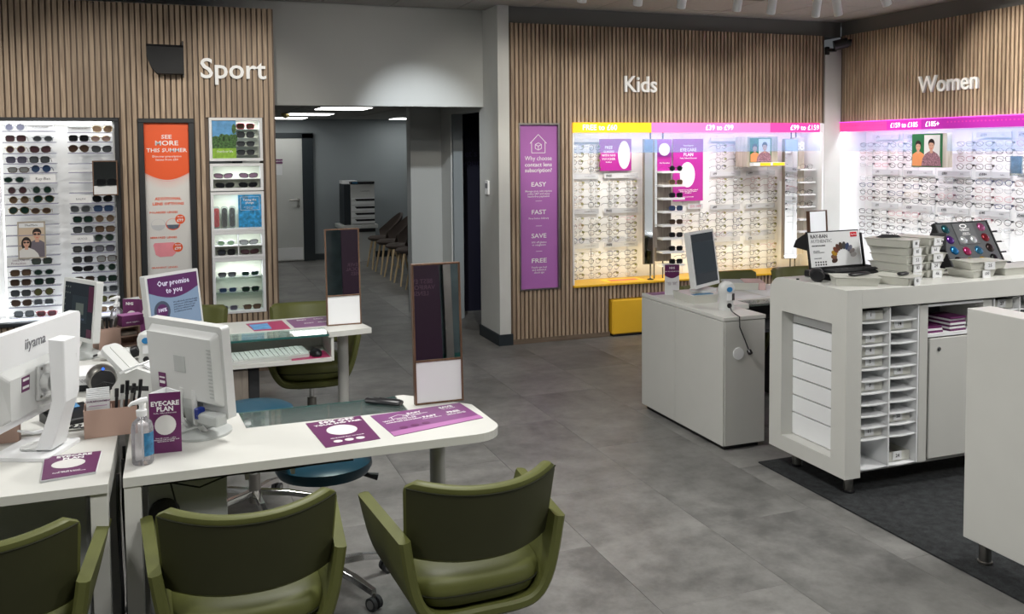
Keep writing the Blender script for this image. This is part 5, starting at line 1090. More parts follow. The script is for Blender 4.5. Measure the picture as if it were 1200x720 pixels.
# card printer box left of ball
t = thing('label_printer', 'white box-shaped device with dark base beside the ball scanner', 'printer', (-.47, 4.32, DZ+.0005)); bx('base', 'blackm', t, -.13, .12, -.1, .1, 0, .025, .003); bx('body', 'bright', t, -.13, .12, -.1, .1, .0255, .07, .004); text(t, 'VOL', .02, (.08, -.101, .045), mat='greytext')
# document scanners (white curved)
def docscan(label, loc, rz):
    t = thing('document_scanner', label, 'scanner', loc, rz)
    prof = [(-.11, 0), (.12, 0), (.12, .05), (.07, .11), (-.0, .13), (-.07, .10), (-.11, .05)]
    MB().prism(prof, -.085, .085, 'y').build('body', 'plastic', t, .02, seg=3)
    MB().prism([(-.085, .10), (-.0, .136), (.0, .144), (-.09, .108)], -.065, .065, 'y').build('lid_flap', 'bright', t, .003)
    MB().prism([(.01, .136), (.08, .10), (.085, .108), (.015, .144)], -.06, .06, 'y').build('paper_guide', 'bright', t, .003)
    MB().box(-.05, .05, -.0855, -.085, .04, .06).build('slot', 'black', t); return t
docscan('large white desktop scanner behind the pen organiser, lid closed', (-.125, 4.06, DZ+.0005), R(-28))
t = thing('document_scanner', 'white scanner with raised open tray behind the ball scanner', 'scanner', (-.22, 4.34, DZ+.0005), R(-40))
MB().prism(rrect(-.11, .11, -.05, .05, .03), 0, .05, 'z').build('body', 'plastic', t, .008, seg=2)
tm = Matrix.Rotation(R(38), 4, 'Y'); tm.translation = (-.02, 0, .075); MB(tm).prism(rrect(-.11, .10, -.055, .055, .03), 0, .02, 'z').build('tray', 'plastic', t, .004); MB(tm).prism(rrect(-.1, .09, -.012, .045, .015), .0205, .024, 'z').build('tray_inlay', 'keybase', t)
# handheld barcode scanner with cord
t = thing('barcode_scanner', 'white handheld barcode scanner lying with black cord', 'barcode scanner', (-.27, 4.80, DZ+.0005), R(-12))
MB().rings([[(x, a*.03*math.cos(2*math.pi*i/12), .03+a*.028*math.sin(2*math.pi*i/12)+dz) for i in range(12)] for x, a, dz in ((-.1, .55, 0), (-.06, .8, 0), (0, 1, .004), (.04, .95, .004), (.055, .7, .002))]).build('body', 'plastic', t)
MB().tube([(.056, 0, .035), (.085, 0, .045), (.09, .0, .05)], .027, 10).build('head', 'black', t); bx('yellow_patch', 'yellow', t, .03, .055, -.0325, -.030, .012, .022)
MB().tube([(-.1, 0, .03), (-.125, .03, .02), (-.14, .06, .012), (-.12, .12, .008), (-.06, .15, .006)], .006, 6).build('cord', 'black', t)
def eyescan(label, loc, rz, s=1):
    t = thing('desk_scanner', label, 'scanner', loc, rz)
    MB().rings([[(s*a*math.cos(2*math.pi*i/20), s*b_*math.sin(2*math.pi*i/20), s*z) for i in range(20)] for a, b_, z in ((.045, .04, 0), (.045, .04, .02), (.04, .036, .07), (.05, .042, .10), (.05, .044, .13), (.04, .038, .155), (.015, .016, .168))]).build('body', 'plastic', t)
    MB().prism([(x*s, z*s) for x, z in oval(-.005, .125, .018, .015)], -.046*s, -.040*s, 'y').build('logo_disc', plain('blue_disc', (.03, .2, .45), .3), t)
    MB().box(-.02*s, .01*s, -.0425*s, -.036*s, .06*s, .1*s).build('label', 'paper', t); MB().box(.014*s, .018*s, -.044*s, -.038*s, .06*s, .1*s).box(.024*s, .028*s, -.043*s, -.036*s, .06*s, .1*s).build('grille', 'rubber', t); MB().cyl((-.005*s, -.038*s, .03*s), (-.005*s, -.044*s, .03*s), .015*s, 12).build('socket', 'black', t); return t
eyescan('white domed desk scanner in front of the promise monitor', (-.14, 4.67, DZ+.0005), R(-5), .95)
# pink organiser 2 with leaflets
t = thing('desk_organiser', 'dusty pink organiser with shelves between the two rear monitors', 'organiser', (-.30, 5.22, DZ+.0005), R(22)); t.location = (-.30, 5.16, DZ+.0005)
MB().box(-.11, -.0, -.05, .05, 0, .1).build('pen_box', 'pinkcard', t, .001); MB().box(.0005, .1, -.05, .05, .0, .004).box(.0005, .1, -.05, .05, .05, .054).box(.0005, .1, -.05, .05, .1, .104).box(.096, .1, -.05, .05, .004, .1).box(.0005, .096, .046, .05, .004, .1).build('shelf_box', 'pinkcard', t); bx('card', 'greywood', t, .01, .09, -.03, .04, .055, .07)
t = thing('leaflet_box', 'plum leaflet box standing on the rear pink organiser', 'leaflets', (-.25, 5.18, DZ+.1052), R(22)); bx('leaflets', 'purple', t, -.045, .065, -.045, .03, 0, .055); bx('top_sheet', 'lilac', t, -.045, .065, -.044, .029, .055, .057); text(t, 'vision express', .012, (.01, -.046, .02))
for i in range(5):
    o = thing('pen', ['black marker pen at left of rear organiser', 'grey pen, second in the rear organiser', 'black pen with clip in the rear organiser', 'dark pen leaning right in rear organiser', 'tall grey ruler-like pen in rear organiser'][i], 'pen', (-.385+.018*i, 5.12+.012*i, DZ+.1008), 0, 'pens on the rear organiser'); MB().cyl((0, 0, 0), (.006*(i-2), 0, .045+.006*(i % 3)), .008, 8).build('barrel', ['black', 'steel', 'black', 'rubber', 'steel'][i], o)
# ---------------------------------------------------------------- chairs
def star(t, r=.27, z=.07, mat='chrome', seg_=5, rot=0, wheel=True, col_top=.38):
    MB().cyl((0, 0, .06), (0, 0, .2), .028, 16).build('column', 'steel', t); MB().cyl((0, 0, .2), (0, 0, col_top), .016, 14).build('gas_lift', 'chrome', t)
    for k in range(seg_):
        a = rot+2*math.pi*k/seg_; c, s = math.cos(a), math.sin(a)
        MB().rings([[(x*c-w_*s, x*s+w_*c, zz) for w_, zz in ((-wd, z_-.012), (wd, z_-.012), (wd*.7, z_+.012), (-wd*.7, z_+.012))] for x, wd, z_ in ((.025, .022, z+.045), (r*.6, .018, z+.03), (r, .014, z+.005))], sm=False).build('base_arm', mat, t, .002)
        cx_, cy_ = r*c, r*s
        w_ = MB(); w_.cyl((cx_-.022*s, cy_+.022*c, .0265), (cx_-.006*s, cy_+.006*c, .0265), .026, 16).cyl((cx_+.006*s, cy_-.006*c, .0265), (cx_+.022*s, cy_-.022*c, .0265), .026, 16).cyl((cx_-.006*s, cy_+.006*c, .0265), (cx_+.006*s, cy_-.006*c, .0265), .008, 8)
        w_ = w_.build('castor', ['blackm'], t); MB().cyl((cx_, cy_, .04), (cx_, cy_, .066), .006, 6).build('castor_stem', 'steel', w_)
        for sg in (-1, 1): MB().cyl((cx_-sg*.022*s, cy_+sg*.022*c, .0265), (cx_-sg*.0235*s, cy_+sg*.0235*c, .0265), .017, 14).build('castor_disc', 'castor', w_)
def chair(label, loc, rz, base=True):
    t = thing('tub_chair', label, 'chair', loc, rz, None)
    # bucket: sling profile in x-z swept along y
    key = [(0, .305), (.10, .305), (.165, .315), (.205, .345), (.232, .395), (.25, .46), (.262, .53), (.272, .60)]
    half = []
    for i in range(len(key)-1):
        for q_ in range(3):
            f_ = q_/3; p0_, p1_, p2_, p3_ = key[max(i-1, 0)], key[i], key[i+1], key[min(i+2, len(key)-1)]
            half.append(tuple(.5*((2*p1_[k])+(-p0_[k]+p2_[k])*f_+(2*p0_[k]-5*p1_[k]+4*p2_[k]-p3_[k])*f_*f_+(-p0_[k]+3*p1_[k]-3*p2_[k]+p3_[k])*f_**3) for k in (0, 1)))
    half.append(key[-1]); path = [(-x, z) for x, z in half[::-1]]+[(x, z) for x, z in half[1:]]
    rings = []; N_ = len(path)-1
    for j, (x, z) in enumerate(path):
        x0, z0 = path[max(j-1, 0)]; x1, z1 = path[min(j+1, N_)]; d = Vector((x1-x0, z1-z0)).normalized(); nn = Vector((-d.y, d.x))
        th = .036; up_ = max(0, (z-.305)/.295); sg = 1 if x > 0 else -1
        yr = -.225-.01*up_; yf = .215-.045*up_; bev = .009; sp = .034*up_*sg
        o_ = Vector((x, z)); ip = o_+nn*th
        P = lambda q_, y_: (q_[0]+sp*(y_+.23)/.42, y_, q_[1]+(y_-.0)*.05*up_)
        rings.append([P(o_, yr+bev), P(o_, yf-bev), P(o_+nn*bev, yf), P(ip-nn*bev, yf), P(ip, yf-bev), P(ip, yr+bev), P(ip-nn*bev, yr), P(o_+nn*bev, yr)])
    MB().rings(rings).build('shell', 'green', t)
    # seat cushion
    rs = []
    for z, k in ((.342, .80), (.36, .93), (.395, .99), (.425, 1), (.445, .95), (.46, .78), (.468, .4)):
        rs.append([(k*.222*math.copysign(abs(math.cos(a))**.5, math.cos(a))*(1 if True else 1), -.005+k*.222*math.copysign(abs(math.sin(a))**.55, math.sin(a)), z) for a in [2*math.pi*i/36 for i in range(36)]])
    MB().rings(rs).build('seat_cushion', 'green', t)
    rs = [(p[0], p[1], .395) for p in rs[2]]; MB().tube([Vector((p[0]*1.004, p[1]*1.004, p[2])) for p in rs], .003, 5, close=True).build('seat_piping', 'greenpipe', t)
    # back pad: plan-curved, tapered downwards
    n = 22; outer = []; 
    def bp(u_, z): # u -1..1
        k = (z-.49)/.30; half = .236+.018*k; x = half*u_; y = -.245-.095*k+.13*abs(u_)**2.2*(.75+.25*k); return x, y
    rings = []
    for i in range(n+1):
        u_ = -1+2*i/n; a = abs(u_); edge = 1-max(0, (a-.93)/.07)**2*.35
        zt = .757+.014*a*a; zb = .50+.012*a**2.5
        if a > .93: zt -= .02*((a-.93)/.07)**2; zb += .015*((a-.93)/.07)**2
        th = .045*edge; ring = []
        def nrm(u2_, z):
            x0, y0 = bp(u2_-.02, z); x1, y1 = bp(u2_+.02, z); d = Vector((x1-x0, y1-y0)).normalized(); return Vector((-d.y, d.x))
        for z, o_ in ((zb, .008), (zb+.008, 0), ((zb+zt)/2, 0), (zt-.02, 0), (zt-.006, .004), (zt, .014), (zt, th-.014), (zt-.008, th-.003), (zt-.025, th), ((zb+zt)/2, th), (zb+.008, th), (zb, th-.008)):
            x, y_ = bp(u_, z); nn = nrm(u_, z); ring.append((x+nn.x*o_, y_+nn.y*o_, z))
        rings.append(ring)
    o = MB().rings(rings).build('backrest', 'green', t)
    # outside of the back, its shade from overhead light put in the colour
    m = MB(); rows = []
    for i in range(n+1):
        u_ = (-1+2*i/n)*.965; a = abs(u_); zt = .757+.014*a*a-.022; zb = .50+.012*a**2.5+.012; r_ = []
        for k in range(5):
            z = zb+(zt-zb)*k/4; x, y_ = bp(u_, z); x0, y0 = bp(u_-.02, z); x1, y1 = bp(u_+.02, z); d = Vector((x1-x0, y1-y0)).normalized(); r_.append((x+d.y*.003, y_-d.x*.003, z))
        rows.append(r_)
    m.rings(rows, caps=False, closed=False); m.build('outer_back_panel', 'greenshade', o)
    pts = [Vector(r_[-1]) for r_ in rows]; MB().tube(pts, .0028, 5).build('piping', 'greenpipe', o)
    bx('mechanism', 'blackm', t, -.09, .09, -.1, .1, .275, .304, .004)
    if base: star(t, .27, .06, rot=R(20), col_top=.275)
    return t
CH = chair('olive green tub chair at the rounded desk end, nearest right', (.855, 2.83, 0), R(2.5))
dup(CH, (.175, 2.865, 0), 0, 'olive green tub chair with its back to us, middle of the front three')
dup(CH, (-.515, 2.90, 0), 0, 'olive green tub chair at the left edge, under front left desk')
dup(CH, (.78, 5.80, 0), R(174), 'olive green tub chair facing us behind the rear glass desk')
dup(CH, (.02, 5.95, 0), R(170), 'olive green tub chair behind the promise monitor, mostly hidden')
dup(CH, (4.12, 5.98, 0), R(180), 'olive green tub chair behind the grey paper tray, right desk')
dup(CH, (4.78, 6.0, 0), R(180), 'olive green tub chair behind the right desk, next to the white gondola')
dup(CH, (3.57, 5.43, 0), R(180), 'olive green tub chair behind the dark monitor on the white counter')
def stool(label, loc, rz, h):
    t = thing('swivel_stool', label, 'stool', loc, rz)
    MB().lathe([(.0, -.05), (.14, -.05), (.178, -.042), (.19, -.02), (.188, .0), (.165, .012), (.08, .018), (0, .018)], (0, 0, h-.018), 40).build('seat', 'blue', t)
    MB().lathe([(.0, -.06), (.12, -.06), (.12, -.05), (0, -.05)], (0, 0, h-.0185), 20).build('seat_plate', 'blackm', t); MB().tube([(.05, .02, h-.085), (.16, -.03, h-.10), (.21, -.05, h-.115)], .01, 8, rs=[.006, .008, .016]).build('lever', 'black', t)
    star(t, .27, .065, rot=0, col_top=h-.078); return t
stool('teal round swivel stool under the front desk glass', (.525, 3.60, 0), R(15), .545)
stool('teal round swivel stool beside the rear keyboard tray', (.325, 4.50, 0), R(-10), .53)
# ---------------------------------------------------------------- waiting room furniture
t = thing('cabinet', 'low grey cabinet under the tall printer in waiting room', 'cabinet', (2.71, 14.52, 0)); bx('body', 'greyp', t, -.27, .26, -.2, .25, 0, .53, .004); bx('top', 'plastic', t, -.30, .30, -.24, .27, .5305, .59, .004); bx('gap', 'black', t, -.2, .26, -.215, -.2, .47, .525)
t = thing('printer', 'tall grey and white office printer with paper drawers', 'printer', (2.72, 14.5, .5905)); bx('body', 'skirt', t, -.24, -.14, -.22, .22, 0, .64, .004); bx('front', 'plastic', t, -.139, .24, -.22, .22, 0, .64, .004)
for z0, z1 in ((.02, .10), (.115, .20), (.215, .30), (.315, .42)):
    o = bx('drawer', 'bright', t, -.13, .235, -.235, -.22, z0, z1); MB().prism([(-.05, z1-.045), (.235, z1-.045), (.235, z1-.012), (-.08, z1-.012)], -.237, -.2352, 'y').build('slot', 'black', o)
bx('control_panel', 'black', t, -.14, .24, -.24, -.1, .6405, .68, .008); bx('display', 'bluelabel', t, -.12, -.03, -.243, -.24, .65, .67); text(t, 'Lexmark', .04, (.09, -.2215, .53), mat='greytext'); bx('output_tray', 'bright', t, -.24, .0, -.05, .2, .6405, .69)
def tub(label, loc, rz, first=None):
    if first: return dup(first, loc, rz, label)
    t = thing('shell_chair', label, 'chair', loc, rz, 'row of brown shell chairs')
    rs = []
    for k in range(13):
        a = R(-100+200*k/12); h = .44+.38*math.cos(a/2.1)**3; c, s = math.cos(a), math.sin(a); x = -.04-.21*c; y = .25*s
        rs.append([(x*.7, y*.72, .43), (x*.98, y*.95, .50), (x*1.15, y*1.1, (.5+h)/2), (x*1.22, y*1.12, h), (x*1.1, y*1.02, h), (x*1.04, y, (.5+h)/2), (x*.88, y*.85, .50), (x*.6, y*.62, .45)])
    MB().rings(rs).build('shell', 'brownfab', t)
    MB().lathe([(0, .40), (.17, .41), (.215, .435), (.22, .455), (.19, .475), (0, .482)], seg=24, sx=1.02, sy=1).build('seat', 'brownfab', t)
    for x, y in ((.15, .15), (.15, -.15), (-.15, .15), (-.15, -.15)): MB().cyl((x*1.35, y*1.25, 0), (x*.9, y*.8, .415), .011, 8, r2=.017).build('leg', 'beech', t)
    return t
c1 = tub('brown shell chair with wooden legs, nearest in the waiting room row', (2.90, 11.0, 0), R(180))
for i, (y, l) in enumerate(((11.65, 'second'), (12.25, 'third'), (12.85, 'fourth'), (13.45, 'farthest'))): tub('brown shell chair with wooden legs, %s in the waiting room row' % l, (2.90, y, 0), R(180), c1)
# ---------------------------------------------------------------- white counter (two doors)
k0 = (3.06, 4.93, 0)
t = thing('counter', 'white counter cabinet with two doors, standing on the grey tiles', 'counter', k0)
bx('body', 'offwhite', t, -.125, .14, -.475, .475, .03, .757); bx('worktop', 'white', t, -.135, .15, -.49, .49, .7575, .78, .002)
bx('door', 'offwhite', t, -.137, -.1255, -.485, .05, .03, .754, .001); bx('door', 'offwhite', t, -.137, -.1255, .053, .485, .03, .754, .001)
bx('end_panel', 'offwhite', t, -.125, .145, -.488, -.4755, .03, .754, .001)
m = MB().box(-.11, .12, -.46, .46, 0, .03); m.build('plinth', 'black', t)
MB().cyl((-.038, -.4885, .565), (-.038, -.494, .565), .035, 24).build('cable_grommet', 'bright', t)
CZ = .7805
t, tl = flatmon('dark-screened monitor turned sideways on the white counter', (3.18, 5.12), R(32), .34, .36, .99, -8, base=.78); t.rotation_euler[2] = R(31); bx('screen_window', 'screenui', t, 0, 0, 0, 0, 0, 0) if False else None
MB(tl).box(-.14, .14, -.0022, -.0016, -.09, .11).build('screen_window', 'screenui', t); MB().prism(oval(0, 0, .1, .08, 24), 0, .012, 'z').build('base', 'plastic', t); 
mw = t; mw.location = (3.175, 5.06, .781+.052); 
for ch in t.children: pass
b_ = thing('frame_tray', 'shallow cream tray under the monitor on the white counter', 'tray', (3.10, 5.03, CZ), R(0)); MB().rings([[(-.085, -.12, 0), (.085, -.12, 0), (.085, .12, 0), (-.085, .12, 0)], [(-.093, -.13, .05), (.093, -.13, .05), (.093, .13, .05), (-.093, .13, .05)]], sm=False).build('tray', 'frost', b_, .004); bx('folded_cloth', 'bluelabel', b_, -.07, .07, -.1, -.06, .0505, .0525)
t = eyescan('white domed scanner with blue disc and cable on the counter', (3.085, 4.66, CZ), R(-12), 1.02)
MB().tube([(-.005, -.05, .03), (-.02, -.10, .015), (-.04, -.165, .012), (-.048, -.222, -.02), (-.05, -.232, -.10), (-.02, -.232, -.17), (.0, -.235, -.205)], .004, 8).build('cable', 'black', t); t.rotation_euler = (0, 0, 0)
for c_ in t.children:
    if c_.name.startswith('cable'):
        c_.data.clear_geometry(); m = MB().tube([(-.005, -.046, .03), (-.03, -.10, .012), (-.055, -.17, .008), (-.06, -.226, .0), (-.062, -.232, -.06), (-.03, -.232, -.13), (-.01, -.236, -.18), (-.0, -.24, -.21)], .0035, 8)
        c_.data.from_pydata([tuple(v) for v in m.v], [], m.f); c_.data.materials.append(MT['black'])
MB().cyl((.0, -.234, -.20), (.0, -.25, -.215), .014, 10).build('plug', 'black', t)
t = thing('table_tent', 'white and plum NHS table tent on the white counter', 'table sign', (3.075, 5.28, CZ), R(-12))
MB().prism([(-.05, 0), (.05, 0), (0, .08)], 0, .2, 'z').build('card', 'paper', t); MB().prism([(-.05, .2), (-.05, .13)]+[(-.05+.1*i/8, .13-.02*math.sin(math.pi*i/8)) for i in range(1, 8)]+[(.05, .13), (.05, .2)], -.0012, -.0002, 'y').build('plum_print', 'purple', t); text(t, 'NHS', .02, (0, -.0016, .178), bold=.03); text(t, 'HELP WITH EYECARE COSTS', .0075, (0, -.0016, .155), bold=.02); text(t, 'Free eye test    Optical voucher\nUnder 16        Under 16\nOver 60          Benefits\nStudents        Students', .006, (0, -.0004, .075), mat='purple')
t, z = card('leaflet', 'violet leaflet lying at the far end of the white counter', (3.08, 5.36), [(2.95, 5.31), (3.19, 5.31), (3.19, 5.41), (2.95, 5.41)], CZ, mat='purple2')
# desk E behind the counter
e0 = (4.1, 5.3, 0); tE = thing('desk', 'right white desk behind the counter, papers and dark glass inset', 'desk', e0)
out = [(3.25, 4.98), (3.47, 4.98), (3.47, 5.12), (4.1, 5.12), (4.1, 4.98), (4.5, 4.98), (4.5, 5.66), (3.25, 5.66)]
MB().prism([(x-e0[0], y-e0[1]) for x, y in out], DZ-.03, DZ, 'z').build('desktop', 'white', tE, .002)
bx('glass_panel', 'deskglass', tE, 3.472-e0[0], 4.098-e0[0], 4.96-e0[1], 5.118-e0[1], DZ-.014, DZ-.003)
bx('keyboard_tray', 'blackm', tE, 3.3-e0[0], 4.1-e0[0], 4.85-e0[1], 5.2-e0[1], .575, .595); bx('leg', 'white', tE, 3.26-e0[0], 3.31-e0[0], 5.58-e0[1], 5.63-e0[1], 0, .71); bx('leg', 'white', tE, 4.44-e0[0], 4.49-e0[0], 5.58-e0[1], 5.63-e0[1], 0, .71)
MB().cyl((4.4-e0[0], 5.1-e0[1], 0), (4.4-e0[0], 5.1-e0[1], .71), .03, 20).build('leg', 'post', tE); bx('underframe', 'blackm', tE, 3.3-e0[0], 4.4-e0[0], 5.13-e0[1], 5.5-e0[1], .6, .7)
t = thing('computer_tower', 'black computer tower standing under the right desk', 'computer', (4.02, 5.32, 0)); bx('case', 'blackm', t, -.09, .09, -.2, .2, .0, .42, .004); bx('front', 'steel', t, -.08, .08, -.205, -.2, .3, .4)
for i, (x, y, r_, l) in enumerate(((3.62, 5.30, 8, 'white paper sheet lying left on the right desk'), (3.86, 5.33, -6, 'white paper sheet lying right on the right desk'), (4.05, 5.42, 4, 'white form sheet beside the violet card, right desk'))):
    t = thing('paper_sheet', l, 'paper', (x, y, DZ+.0005+.001*i), R(r_), 'paper sheets on the right desk'); bx('sheet', 'paper', t, -.105, .105, -.148, .148, 0, .0008)
t, z = card('mat_card', 'violet card at the far side of the right desk', (4.25, 5.55), [(4.12, 5.47), (4.4, 5.47), (4.4, 5.63), (4.12, 5.63)], DZ+.0005, mat='purple2')
t = thing('paper_tray', 'grey and white shallow tray with a pink sleeve, right desk', 'tray', (3.80, 5.54, DZ+.003), R(-25))
MB().rings([[(-.13, -.08, 0), (.1, -.08, 0), (.1, .08, 0), (-.13, .08, 0)], [(-.14, -.09, .05), (.1, -.09, .05), (.1, .09, .05), (-.14, .09, .05)]], sm=False).build('tray', 'frost', t, .004); bx('lid', 'greyp', t, -.135, .0, -.085, .085, .0505, .054); MB().box(.0, .14, -.088, .088, .051, .058).box(.1, .15, -.088, .088, 0, .051).build('pink_sleeve', plain('pink_sleeve', (.55, .38, .36), .5), t, .01, seg=2)
desk_mirror('wood-framed mirror standing behind the black lens display, right desk', (4.30, 5.3, DZ+.0005), R(14), .2, .56, .1, mm='mirror')
# ---------------------------------------------------------------- white gondola
g0 = (4.2, 3.88, 0)
tG = thing('gondola', 'long white display gondola with pigeonholes and locker, on black carpet', 'display counter', g0)
def Gb(name, mat, x0, x1, y0, y1, z0, z1, b=0, o=None): return bx(name, mat, o or tG, x0-g0[0], x1-g0[0], y0-g0[1], y1-g0[1], z0, z1, b)
# end frame profile in y-z with niche: four bars
prof = [(3.58, .11), (4.19, .11), (4.19, .96)]+[(4.10+.09*math.cos(R(a)), .96+.09*math.sin(R(a))) for a in (15, 30, 45, 60, 75)]+[(4.10, 1.05), (3.58, 1.05)]
def yz(poly, x0, x1, name, mat, b=0): return MB().prism([(y-g0[1], z) for y, z in poly], x0-g0[0], x1-g0[0], 'x').build(name, mat, tG, b)
yz([(3.58, .11), (3.685, .11), (3.685, 1.05), (3.58, 1.05)], 3.055, 3.15, 'end_frame', 'white')
yz([(4.085, .11), (4.19, .11), (4.19, .96)]+[(4.10+.09*math.cos(R(a)), .96+.09*math.sin(R(a))) for a in (15, 30, 45, 60, 75)]+[(4.10, 1.05), (4.085, 1.05)], 3.055, 3.15, 'end_frame', 'white')
yz([(3.685, .87), (4.085, .87), (4.085, 1.05), (3.685, 1.05)], 3.055, 3.15, 'end_frame', 'white')
yz([(3.685, .11), (4.085, .11), (4.085, .19), (3.685, .19)], 3.055, 3.15, 'end_frame', 'white')
for k, z1 in enumerate([.87, .80, .704, .604, .506, .408, .312]):
    z0 = [.80, .704, .604, .506, .408, .312, .19][k]; Gb('niche_panel', 'bright', 3.128, 3.145, 3.686, 4.084, z0+.004, z1-.004 if k else z1)
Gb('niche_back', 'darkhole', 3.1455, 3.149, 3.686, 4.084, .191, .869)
yz([(3.60, .955)]+[(4.19, .955), (4.19, .96)]+[(4.10+.09*math.cos(R(a)), .96+.09*math.sin(R(a))) for a in (15, 30, 45, 60, 75)]+[(4.10, 1.05), (3.58, 1.05), (3.58, .955)], 3.1505, 5.4, 'worktop', 'white', .002)
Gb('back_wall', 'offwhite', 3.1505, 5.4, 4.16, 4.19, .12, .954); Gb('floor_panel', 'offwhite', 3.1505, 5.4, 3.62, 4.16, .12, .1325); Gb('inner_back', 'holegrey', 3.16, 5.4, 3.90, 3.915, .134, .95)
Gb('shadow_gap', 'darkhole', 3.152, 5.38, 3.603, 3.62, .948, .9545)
for x, y in ((3.155, 3.67), (3.155, 4.08), (5.2, 3.67), (5.2, 4.08)):
    o = MB().cyl((x-g0[0], y-g0[1], .02), (x-g0[0], y-g0[1], .115), .024, 18).build('foot', 'steel', tG); MB().lathe([(.03, .0085), (.03, .018), (.022, .021)], (x-g0[0], y-g0[1], 0), 16).build('foot_pad', 'black', o)
def pigeon(x0, x1, tags, tagx):
    m = MB()
    for a in ((x0, x0+.008), ((x0+x1)/2-.004, (x0+x1)/2+.004), (x1-.008, x1)): m.box(a[0]-g0[0], a[1]-g0[0], 3.602-g0[1], 3.898-g0[1], .134, .946)
    m.build('pigeonhole_divider', 'bright', tG)
    zs = [.941, .879, .82, .762, .70, .642, .583, .521, .463, .405, .346, .287, .140]
    for c_ in range(2):
        xa = x0+.0085 if c_ == 0 else (x0+x1)/2+.0045; xb = (x0+x1)/2-.0045 if c_ == 0 else x1-.0085
        for k, z in enumerate(zs[1:]):
            # gently sagging shelf
            m = MB(); n = 6; r_ = []
            for i in range(n+1):
                xx = xa+(xb-xa)*i/n; dz = -.004*math.sin(math.pi*i/n); r_.append([(xx-g0[0], 3.606-g0[1], z+dz-.005), (xx-g0[0], 3.606-g0[1], z+dz), (xx-g0[0], 3.897-g0[1], z+dz), (xx-g0[0], 3.897-g0[1], z+dz-.005)])
            m.rings(r_, sm=False).build('shelf', 'bright', tG)
    out_ = []
    for (c_, k, num) in tags:
        xa = x0+.0085 if c_ == 0 else (x0+x1)/2+.0045; xb = (x0+x1)/2-.0045 if c_ == 0 else x1-.0085
        z = zs[k+1]+.0008
        t = thing('frame_tray', 'frosted tray tagged %s in the %s pigeonhole column, %s row' % (num, tagx[c_], ORD[k]), 'tray', ((xa+xb)/2, 3.64, z), 0, 'numbered trays in the pigeonholes')
        w2 = (xb-xa)/2-.006
        MB().box(-w2, w2, 0, .004, 0, .048).box(-w2, w2, .2, .204, 0, .048).box(-w2, -w2+.003, .004, .2, 0, .045).box(w2-.003, w2, .004, .2, 0, .045).box(-w2+.003, w2-.003, .004, .2, 0, .004).build('tray', 'frost', t)
        bx('tag', 'paper', t, -.03, .025, -.006, -.0005, .008, .05); text(t, num, .024, (-.002, -.0068, .029), mat='blktext', bold=.02)
pigeon(3.158, 3.53, [(0, 0, '1'), (0, 2, '3'), (0, 3, '4'), (0, 4, '5'), (0, 6, '7'), (0, 10, '11'), (1, 1, '14'), (1, 5, '18'), (1, 9, '22'), (1, 11, '24')], ['left', 'right'])
Gb('stile', 'offwhite', 3.532, 3.585, 3.60, 3.9, .134, .946); Gb('stile', 'offwhite', 3.955, 4.015, 3.60, 3.9, .134, .946)
Gb('locker_top_rail', 'bright', 3.586, 3.954, 3.60, 3.615, .932, .946); Gb('locker_shelf', 'bright', 3.586, 3.954, 3.60, 3.898, .775, .79)
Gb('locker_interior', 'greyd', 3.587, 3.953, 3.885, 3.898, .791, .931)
o = Gb('locker_door', 'offwhite', 3.592, 3.95, 3.592, 3.606, .145, .768, .002); MB().lathe([(.012, 0), (.012, .004), (.007, .005)], (0, 0, 0), 16).build('lock', 'chrome', o, loc=(3.65-g0[0], 3.592-g0[1], .712)).rotation_euler = (R(90), 0, 0)
pigeon(4.03, 4.40, [(0, 0, '27')], ['further', 'rightmost'])
random.seed(9)
for i, (x, z, l) in enumerate(((3.645, 0, 'plum booklets lying flat at the left of the locker niche'), (3.80, 0, 'plum booklet pile in the middle of the locker niche'))):
    t = thing('booklet_stack', l, 'booklets', (x, 3.68, .7905), R(3*i), 'booklets in the locker niche')
    for k in range(3 if i == 0 else 7): bx('booklet', 'purple' if k % 2 == 0 else 'paper', t, -.052, .06, -.06+.004*(k % 3), .08, k*.0105, k*.0105+.0095)
t = thing('booklet_stack', 'plum booklets standing upright at the back of the locker niche', 'booklets', (3.655, 3.83, .7905)); [bx('booklet', 'purple', t, -.05+.016*k, -.037+.016*k, -.04, .04, 0, .12) for k in range(7)]
# ---------------------------------------------------------------- partition on the right
p0 = (3.125, 1.95, 0)
t = thing('low_partition', 'plain white low partition at the right edge on steel feet', 'partition', p0); bx('panel', 'white', t, -.065, .065, -.95, .915, .115, 1.08, .002)
for y in (.87, -.8): MB().cyl((.01, y, .02), (.01, y, .1145), .024, 18).lathe([(.03, .0085), (.03, .018), (.02, .02)], (.01, y, 0), 16).build('foot', 'steel', t)
# ---------------------------------------------------------------- things on the gondola
GZ = 1.0505
def tray(label, loc, rz, num, wd=.15, dp=.27, h=.042, top=None):
    """frosted tray, tag on its -y face"""
    t = thing('frame_tray', label, 'tray', loc, rz, 'frosted trays on the gondola top')
    MB().rings([[(-wd/2+.012, .010, 0), (wd/2-.012, .010, 0), (wd/2-.012, dp-.010, 0), (-wd/2+.012, dp-.010, 0)], [(-wd/2, 0, h-.004), (wd/2, 0, h-.004), (wd/2, dp, h-.004), (-wd/2, dp, h-.004)], [(-wd/2-.005, -.005, h-.0035), (wd/2+.005, -.005, h-.0035), (wd/2+.005, dp+.005, h-.0035), (-wd/2-.005, dp+.005, h-.0035)], [(-wd/2-.005, -.005, h-.0005), (wd/2+.005, -.005, h-.0005), (wd/2+.005, dp+.005, h-.0005), (-wd/2-.005, dp+.005, h-.0005)]], sm=False).build('tray', 'frost', t, .002)
    if num: bx('tag', 'paper', t, -.035, .03, -.010, -.0055, -.0005, h-.003); text(t, num, .026, (-.002, -.0105, h/2), mat='blktext', bold=.0)
    return t
